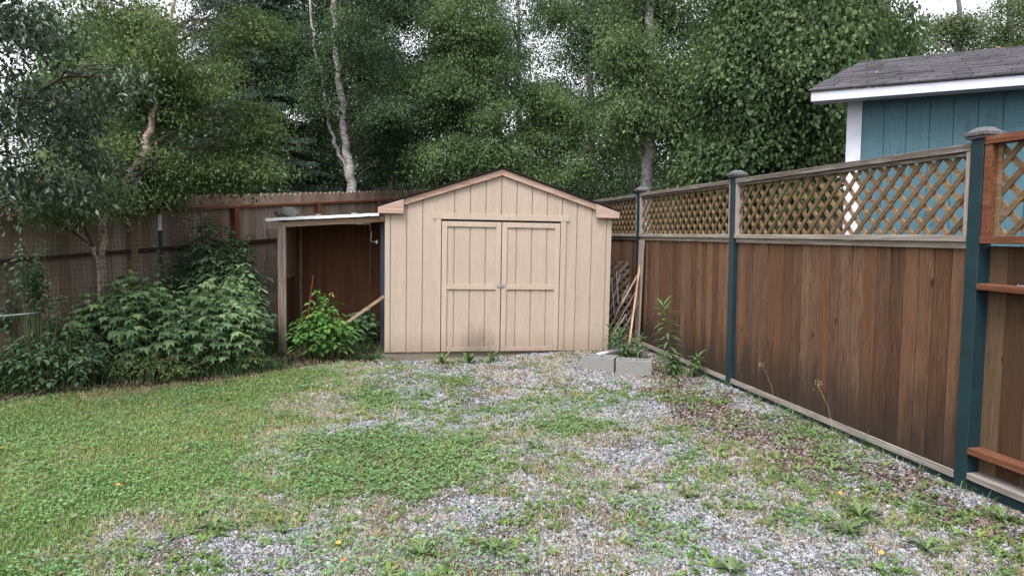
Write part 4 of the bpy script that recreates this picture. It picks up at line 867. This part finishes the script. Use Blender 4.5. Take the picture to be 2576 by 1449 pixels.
# ------------------------------------------------------------------ trees
def crown(blobs, kind, size, per, seed, droop=.3, spread=.30, flat=.55, hang=False):
    """blobs: (cx,cy,cz,rx,ry,rz,nclusters).  returns NP batch and the cluster centres"""
    r = np.random.default_rng(seed); b = NP(); Cn = []
    for (cx, cy, cz, rx, ry, rz, nc) in blobs:
        d = unit(r.normal(0, 1, (nc*3, 3)))*(r.random((nc*3, 1))**.42); c = d*np.array([rx, ry, rz])+np.array([cx, cy, cz])
        pv = fbm(c[:, 0]+c[:, 1]*.6, c[:, 2]*1.25-c[:, 1]*.4, 1.15, 200+seed)+r.normal(0, .045, nc*3); c = c[np.argsort(-pv)[:nc]]; Cn.append(c)
        k = r.poisson(per, nc); idx_ = np.repeat(np.arange(nc), k); n = len(idx_)
        cl = r.normal(0, .15, nc)+(fbm(c[:, 0], c[:, 2]+c[:, 1], 1.7, 300+seed)-.5)*.9; sc = r.uniform(.6, 1.3, nc)
        th = r.uniform(0, PI, nc); ex = np.stack([np.cos(th), np.sin(th), np.zeros(nc)], -1)
        q = r.normal(0, 1, (n, 3))*np.array([1, 1, flat])*spread*sc[idx_][:, None]; q += ex[idx_]*(r.normal(0, spread*.7, n))[:, None]
        rad = np.hypot(q[:, 0], q[:, 1]); q[:, 2] -= droop*rad**2*1.2
        P = c[idx_]+q; a = np.stack([q[:, 0], q[:, 1], np.zeros(n)], -1)*1.2+r.normal(0, .45, (n, 3)); a[:, 2] -= .25+droop
        nn = np.stack([r.normal(0, .6, n), r.normal(0, .6, n), np.ones(n)], -1)
        if hang:
            o_ = unit(P-np.array([cx, cy, cz])); a = o_*.35+r.normal(0, .42, (n, 3)); a[:, 2] -= 1.0; nn = o_*.55+r.normal(0, .6, (n, 3)); nn[:, 2] += .25
        scatter(b, kind, P, a, nn, size*r.uniform(.65, 1.2, n), np.clip(r.normal(.43, .16, n)+cl[idx_], 0, .93)+(r.random(n) < .004)*.07)
    return b, np.concatenate(Cn)
def tree(name, label, trunks, blobs, leaf, size, per, mat, barkm, seed, droop=.3, spread=.30, nbr=60, cat='tree', group='trees beyond the fences', flat=.55, hang=False):
    random.seed(seed); t0 = trunks[0][0]; t = thing(name, label, cat, tuple(t0[:3]), group=group); o3 = np.array(t0[:3])
    mb = MB(); allp = []
    for tr in trunks:
        pts = np.array([q[:3] for q in tr]); rr = np.array([q[3] for q in tr]); ts = np.linspace(0, 1, len(pts)*4-3); base = np.linspace(0, 1, len(pts))
        pp = np.stack([np.interp(ts, base, pts[:, k]) for k in range(3)], -1); pp[1:-1, :2] += np.random.default_rng(seed).normal(0, .02, (len(pp)-2, 2)); rq = np.interp(ts, base, rr)
        mb.tube(pp-o3, list(rq), 10); allp.append(np.c_[pp, rq])
    mb.build('trunk', M[barkm], t, 0, True); allp = np.concatenate(allp)
    b, cs = crown(blobs, leaf, size, per, seed, droop, spread, flat, hang)
    for i in range(len(b.v)): b.v[i] = b.v[i]-o3
    b.build('crown', mat, t)
    r = np.random.default_rng(seed+1); mb = MB()
    if nbr:
        for c in cs[r.permutation(len(cs))[:nbr]]:
            dd = np.hypot(allp[:, 0]-c[0], allp[:, 1]-c[1])*.6+np.abs(allp[:, 2]-(c[2]-.45*np.hypot(allp[:, 0]-c[0], allp[:, 1]-c[1]))); k = int(dd.argmin()); p = allp[k, :3]; L = np.linalg.norm(c-p)
            if L < .2 or L > 5: continue
            mid = (p+c)/2+np.array([r.normal(0, .12*L), r.normal(0, .1*L), .16*L]); m2 = (mid+c)/2+r.normal(0, .06*L, 3)+np.array([0, 0, .05*L])
            mb.tube([p-o3, (p+mid)/2-o3+r.normal(0, .03, 3), mid-o3, m2-o3, c-o3], [min(.026, allp[k, 3]*.4), .015, .010, .006, .003], 5, cap=False)
        if mb.n: mb.build('limbs', M['twig'] if barkm != 'birch' else M['dark_bark'], t)
    return t
def G(u, Y): X_ = (u-1288)/FPX*Y; return (X_, Y, float(gz(Y))-.05)
def T(u, v, Y, r): p = at(u, v, Y); return (p[0], p[1], p[2], r)
def TB(u, Y, r): return (*G(u, Y), r)
# leaning tree in front of the picket fence
Yl = 7.7
tree('leaning_tree', 'leaning small-leaved tree with pinkish trunk rising from the bushes on the left',
     [[TB(248, Yl, .046), T(250, 650, Yl, .042), T(262, 560, Yl, .040), T(276, 500, Yl+.1, .042), T(325, 448, Yl+.25, .048), T(368, 370, Yl+.4, .046), T(388, 290, Yl+.5, .034), T(395, 200, Yl+.5, .03), T(430, 60, Yl+.6, .022), T(440, -80, Yl+.6, .012)],
      [TB(246, Yl-.05, .024), T(243, 655, Yl-.1, .022), T(205, 590, Yl-.15, .020), T(150, 515, Yl-.3, .017), T(90, 440, Yl-.5, .016)]],
     [(*at(430, 90, 8.3), 1.15, .8, .8, 130), (*at(360, 250, 8.9), 1.15, .6, .6, 130), (*at(560, 260, 8.6), .75, .7, .5, 80), (*at(340, 400, 8.75), 1.1, .4, .42, 110), (*at(450, 400, 8.3), .4, .4, .35, 30), (*at(560, 400, 8.7), .75, .6, .35, 80), (*at(430, -160, 8.3), 1.1, .9, .7, 50), (*at(200, 470, 7.5), .7, .5, .22, 50), (*at(400, 495, 8.3), .45, .2, .10, 20), (*at(120, 500, 7.0), .7, .4, .2, 44), (*at(240, 230, 8.1), .5, .5, .45, 44), (*at(210, 370, 7.9), .6, .5, .35, 44), (*at(620, 130, 9.0), .5, .5, .5, 40), (*at(600, 330, 9.0), .6, .5, .4, 36)],
     'ovate', .042, 115, Lm['birchy'], 'redbirch', 31, .4, .125, 90, group='trees in the yard')
# willow at the far left edge, dark against the sky
Yw = 5.6
tree('willow_tree', 'dark willow with long leaves overhanging the top left corner',
     [[TB(-420, Yw, .09), T(-380, 600, Yw, .08), T(-260, 300, Yw, .07), T(-80, 80, Yw+.1, .05), T(60, -60, Yw+.2, .03)], [T(-380, 600, Yw, .05), T(-150, 400, Yw+.3, .04), T(40, 270, Yw+.5, .02), T(150, 200, Yw+.7, .01)]],
     [(*at(90, 40, 6.0), .42, .4, .24, 42), (*at(10, 110, 5.8), .35, .35, .22, 24), (*at(0, 330, 6.0), .42, .5, .4, 60), (*at(110, 300, 6.5), .42, .35, .22, 34), (*at(250, 215, 6.6), .4, .3, .2, 30), (*at(60, 480, 6.2), .55, .45, .3, 56), (*at(-200, 200, 5.6), .8, .7, 1.1, 70), (*at(230, 420, 6.7), .4, .3, .3, 26)],
     'willow', .072, 26, Lm['willow'], 'dark_bark', 33, .2, .13, 40, group='trees in the yard')
# big birch left of centre
Yb = 13.5
tree('birch_tree', 'tall pale birch with forked white trunk between the lean-to and the shed roof',
     [[TB(905, Yb, .15), T(888, 480, Yb, .098), T(874, 400, Yb, .084), T(866, 320, Yb, .070), T(852, 200, Yb, .066), T(845, 100, Yb, .06), T(840, 0, Yb, .052), T(835, -200, Yb, .045)],
      [T(880, 445, Yb, .05), T(855, 390, Yb+.1, .038), T(830, 330, Yb+.1, .034), T(818, 230, Yb+.2, .03), T(790, 120, Yb+.2, .026), T(780, 0, Yb+.2, .02)]],
     [(*at(720, 60, 14), .9, .8, .8, 46), (*at(950, 60, 13.3), .95, .9, 1.0, 70), (*at(1010, 240, 14.3), .9, .8, .9, 95), (*at(950, 380, 14.6), .8, .7, .6, 70), (*at(770, 300, 14.8), .6, .6, .7, 50), (*at(850, -200, 13.5), 1.8, 1.5, 1.1, 90), (*at(740, 200, 14.2), .5, .5, .5, 26), (*at(800, 230, 13.1), .35, .2, .6, 26), (*at(870, 60, 13.0), .4, .2, .3, 12), (*at(965, 250, 13.0), .4, .3, .6, 34)],
     'ovate', .050, 125, Lm['dark'], 'birch', 35, .6, .155, 30)
tree('birch_tree', 'broad green birch with dark trunk standing behind the peak of the beige shed',
     [[TB(1258, 14.5, .11), T(1258, 480, 14.5, .09), T(1256, 330, 14.5, .085), T(1242, 150, 14.5, .08), T(1236, 0, 14.5, .075), T(1230, -200, 14.5, .06)]],
     [(*at(1250, 60, 14.2), 1.5, 1.1, .95, 160), (*at(1190, 240, 14.0), 1.45, 1.0, .75, 165), (*at(1330, 300, 13.8), 1.2, 1.0, .7, 130), (*at(1200, 410, 13.8), 1.6, 1.0, .55, 170), (*at(1370, 420, 13.8), 1.2, .9, .5, 115), (*at(1240, -200, 14.3), 2.0, 1.4, 1.2, 90)],
     'ovate', .054, 145, Lm['birch'], 'birchgrey', 37, .6, .165, 60)
tree('birch_tree', 'birch with pale grey trunk and hanging branches behind the second green post',
     [[TB(1628, 13.2, .14), T(1626, 480, 13.2, .12), T(1630, 390, 13.2, .105), T(1634, 250, 13.2, .095), T(1632, 100, 13.2, .085), T(1636, 0, 13.2, .08), T(1640, -200, 13.2, .06)]],
     [(*at(1560, 130, 12.6), .6, .6, .5, 44), (*at(1620, 60, 13.6), 1.1, .8, .8, 92), (*at(1580, 250, 12.6), .6, .6, .45, 54), (*at(1700, 250, 12.9), .7, .8, .9, 100), (*at(1740, 400, 12.8), .6, .7, .6, 74), (*at(1620, -200, 13.2), 1.6, 1.3, 1.1, 80), (*at(1560, 330, 14.5), .5, .5, .5, 22)],
     'ovate', .066, 100, Lm['birch'], 'birch', 39, .9, .14, 40, flat=1.5, hang=True)
tree('birch_tree', 'dense birch with hanging leafy branches left of the blue shed roof',
     [[TB(1915, 12.4, .11), T(1912, 430, 12.4, .10), T(1905, 300, 12.4, .09), T(1895, 100, 12.4, .08), T(1890, -100, 12.4, .06)]],
     [(*at(1860, 90, 11.6), 1.0, .9, .8, 140), (*at(1830, 250, 11.6), .85, .8, .65, 120), (*at(1900, 380, 11.8), .95, .8, .55, 120), (*at(1800, 420, 11.9), .6, .6, .45, 60), (*at(1870, -150, 12), 1.5, 1.2, 1.0, 80)],
     'ovate', .084, 74, Lm['birch'], 'birchgrey', 41, .95, .135, 30, flat=1.6, hang=True)
tree('birch_tree', 'leafy birch standing directly behind the left corner of the blue shed',
     [[TB(2045, 11.8, .12), T(2042, 400, 11.8, .11), T(2048, 200, 11.8, .10), T(2035, 0, 11.8, .085), T(2030, -200, 11.8, .06)]],
     [(*at(2060, 60, 10.9), .95, .9, .75, 135), (*at(2020, 220, 10.9), .8, .7, .6, 105), (*at(2080, 350, 11.2), .8, .7, .55, 95), (*at(2180, 90, 11.6), .7, .8, .55, 70), (*at(2060, -180, 11), 1.5, 1.2, 1.0, 80), (*at(1990, 450, 11.4), .6, .6, .35, 50)],
     'ovate', .084, 74, Lm['birch'], 'birchgrey', 43, .95, .135, 30, flat=1.6, hang=True)
tree('birch_tree', 'loose birch top showing sky above the ridge of the blue shed',
     [[TB(2270, 14.5, .10), T(2265, 300, 14.5, .08), T(2240, 100, 14.5, .06), T(2230, -100, 14.5, .045)]],
     [(*at(2240, 40, 14.3), .95, .8, .7, 52), (*at(2290, 150, 14.5), .7, .8, .5, 40), (*at(2230, 350, 14.5), 1.2, .9, 1.2, 90), (*at(2250, -150, 14.3), 1.2, 1.1, .9, 36)],
     'ovate', .07, 60, Lm['birch'], 'birchgrey', 45, .7, .16, 60, flat=1.3, hang=True)
tree('poplar_tree', 'pale yellowish tree further off behind the blue shed roof, left one',
     [[TB(2405, 24, .13), T(2405, 200, 24, .10), T(2410, 50, 24, .08), T(2412, -60, 24, .05)]],
     [(*at(2400, 50, 24), .95, 1.0, .9, 100), (*at(2410, 190, 24), 1.1, 1.0, 1.2, 90), (*at(2410, -60, 24), .6, .7, .6, 16)], 'ovate', .085, 60, Lm['pale'], 'birchgrey', 47, .3, .25, 60)
tree('poplar_tree', 'hazy green tree in the top right corner above the blue shed roof',
     [[TB(2540, 26, .16), T(2545, 200, 26, .13), T(2540, 50, 26, .10), T(2540, -80, 26, .06)]],
     [(*at(2545, 60, 26), 1.3, 1.2, 1.3, 150), (*at(2560, 200, 26), 1.6, 1.2, 1.5, 110), (*at(2700, 20, 26), 1.8, 1.2, 1.8, 130), (*at(2530, -90, 26), .7, .8, .6, 20)], 'ovate', .09, 56, Lm['birchy'], 'birchgrey', 49, .3, .27, 70)
# spruces
def spruce(label, X_, Y_, top, base, rad, seed, dens=1.0):
    r = np.random.default_rng(seed); z0 = float(gz(Y_)); t = thing('spruce_tree', label, 'tree', (X_, Y_, z0), group='trees beyond the fences')
    mb = MB(); mb.tube([(0, 0, -.1), (0, 0, top*.5), (0, 0, top)], [.16, .1, .02], 9); mb.build('trunk', M['dark_bark'], t, 0, True)
    P = []; A = []; tw = MB(); z = base
    while z < top-.2:
        R = rad*(1-(z-base)/(top-base))**.8+.15; nb = int(9*dens)
        for k in range(nb):
            az = r.uniform(0, 2*PI); L = R*r.uniform(.75, 1.1); d = np.array([math.cos(az), math.sin(az), 0]); s0 = r.uniform(-.15, .1)
            ss = np.linspace(0, 1, 9); pts = np.array([0, 0, z+r.uniform(-.1, .1)])+d*(ss*L)[:, None]; pts[:, 2] += s0*L*ss-.34*L*ss**1.5+.16*L*ss**4
            tw.tube([pts[0], pts[3], pts[6], pts[8]], [.016, .012, .008, .004], 4, cap=False)
            side = np.array([-d[1], d[0], 0]); nt_ = int(L*22)
            for j in range(nt_):
                s_ = .15+.85*(j+r.random())/nt_; i = min(int(s_*8), 7); p = pts[i]+(pts[i+1]-pts[i])*(s_*8-i); sg = 1 if j % 2 else -1
                tl = (.34*(1.1-s_)+.10)*r.uniform(.8, 1.15)*min(1, L/.8+.3); q = side*sg*.8+d*.6+np.array([0, 0, -.35+r.normal(0, .1)]); q = unit(q); nn = max(6, int(tl*150))
                w_ = r.random(nn)[:, None]**.8; P.append(p+q*tl*w_); A.append(q*.8+r.normal(0, .42, (nn, 3)))
        z += .26/dens
    P = np.concatenate(P); A = np.concatenate(A); n = len(P); b = NP()
    scatter(b, 'needle', P, A, r.normal(0, 1, (n, 3)), r.uniform(.045, .075, n), np.clip(r.normal(.4, .22, n), 0, 1)); b.build('crown', Lm['spruce'], t); tw.build('limbs', M['twig'], t)
    return n
n1 = spruce('large dark blue-green spruce behind the picket fence left of the birch', at(640, 300, 14.4)[0], 14.4, 8.2, 2.2, 2.0, 61, 1.0)
n2 = spruce('low dark spruce behind the fence just left of the shed peak', at(985, 400, 17.5)[0], 17.5, 4.6, 1.4, 1.5, 62, .8)
# trees filling the depth behind
back = [(-7.6, 13.0, 'mid-green tree behind the picket fence between the willow and the leaning tree', 'birch', 1.7), (-4.6, 19.0, 'background tree filling the gap between the spruce and the pale birch', 'birch', 1.9), (-8.8, 15.5, 'tree behind the picket fence at the far left, beyond the willow', 'dark', 2.2), (-6.6, 18.5, 'dark leafy tree behind the leaning tree, further off', 'dark', 2.4),
        (-5.2, 24, 'background tree seen in the gap left of the birch trunk', 'birch', 2.3), (-2.2, 20, 'background tree just right of the pale birch trunk', 'dark', 2.0), (.2, 23.5, 'background tree behind the broad birch, over the shed ridge', 'birch', 2.4),
        (2.2, 19.5, 'thin-crowned tree right of the shed peak with sky showing through', 'birch', 1.7), (3.8, 24, 'background tree behind the pale grey birch trunk', 'birch', 2.2), (6.0, 18.0, 'dark background tree behind the hanging birches', 'dark', 2.1), (8.6, 20, 'background tree low behind the blue shed', 'dark', 2.3),
        (-10.5, 22, 'far background tree at the left edge under open sky', 'dark', 2.2)]
for i, (x, y, lb, mt, rd) in enumerate(back):
    z0 = float(gz(y)); top = {0: 5.0, 2: 5.6, 11: 6.4}.get(i, 9.5); zz = 1.6+z0
    bl = []
    while zz < top+.2:
        f = 1-.25*((zz-1.6)/9)**2; bl.append((x+random.uniform(-.3, .3), y, zz, rd*f, 1.2, 1.0, int((95 if i != 7 else 74)*(1 if zz < 8 else .6)))); zz += 1.1
    tree('background_tree', lb, [[(x, y, z0-.1, .14), (x+.1, y, 3, .11), (x, y, 6, .09), (x, y, top, .04)]], bl, 'ovate', .078, 105, Lm['back' if mt == 'dark' else 'dark'], 'birchgrey', 70+i, .5, .30, 12)
# shrub layer behind the fences
for i, (x, y, rx, h, lb) in enumerate([(-7.3, 11.2, 1.3, 2.9, 'dark understorey shrub behind the picket fence on the far left'), (-5.6, 13.6, 1.2, 2.7, 'dark understorey shrub behind the fence below the spruce'), (-1.9, 17.2, 1.2, 3.0, 'understorey shrub behind the fence left of the shed peak'),
                             (2.9, 16.8, 1.2, 3.2, 'understorey shrub behind the right eave of the shed'), (5.2, 15.2, 1.3, 3.2, 'understorey shrub behind the lattice in the neighbouring yard')]):
    z0 = float(gz(y)); tree('understorey_shrub', lb, [[(x, y, z0-.1, .05), (x+.1, y, z0+1, .04), (x, y, z0+h*.8, .015)]], [(x, y, z0+h*.45, rx, .8, h*.5, 120)], 'ovate', .07, 50, Lm['dark'], 'dark_bark', 90+i, .3, .28, 30, 'shrub', 'understorey shrubs beyond the fences')

# ------------------------------------------------------------------ glimpsed houses beyond the trees
hb = thing('orange_house', 'orange-brown house corner glimpsed between the spruce and the birch', 'house', (-6.7, 20.5, .65))
mb = MB(); mb.box(-3.0, 0.05, 0, 3, -.2, 2.75, .5); mb.build('wall', M['redrail'], hb)
mb = MB(); mb.box(.16, .36, -.3, -.1, -.2, 3.0, .5); mb.build('porch_post', M['redstud'], hb)
mb = MB(); mb.prism([(-3.3, 2.755), (.5, 2.755), (.4, 2.9), (-3.2, 2.9)], -.5, 3.4, .5); mb.build('roof', M['shingle_brown'], hb)
hc = thing('brown_roofed_shed', 'low brown roofed outbuilding just visible over the fence left of the shed peak', 'shed', (at(1030, 480, 19.4)[0], 19.4, .6))
mb = MB(); mb.box(-1.1, 1.1, .1, 1.5, -.2, 2.05, .5); mb.build('wall', M['backfence'], hc)
mb = MB()
for k in range(6): mb.box(-1.3, 1.3, k*.16, k*.16+.2, 2.06+k*.035, 2.10+k*.035, random.random())
mb.build('roof', M['shingle_brown'], hc)
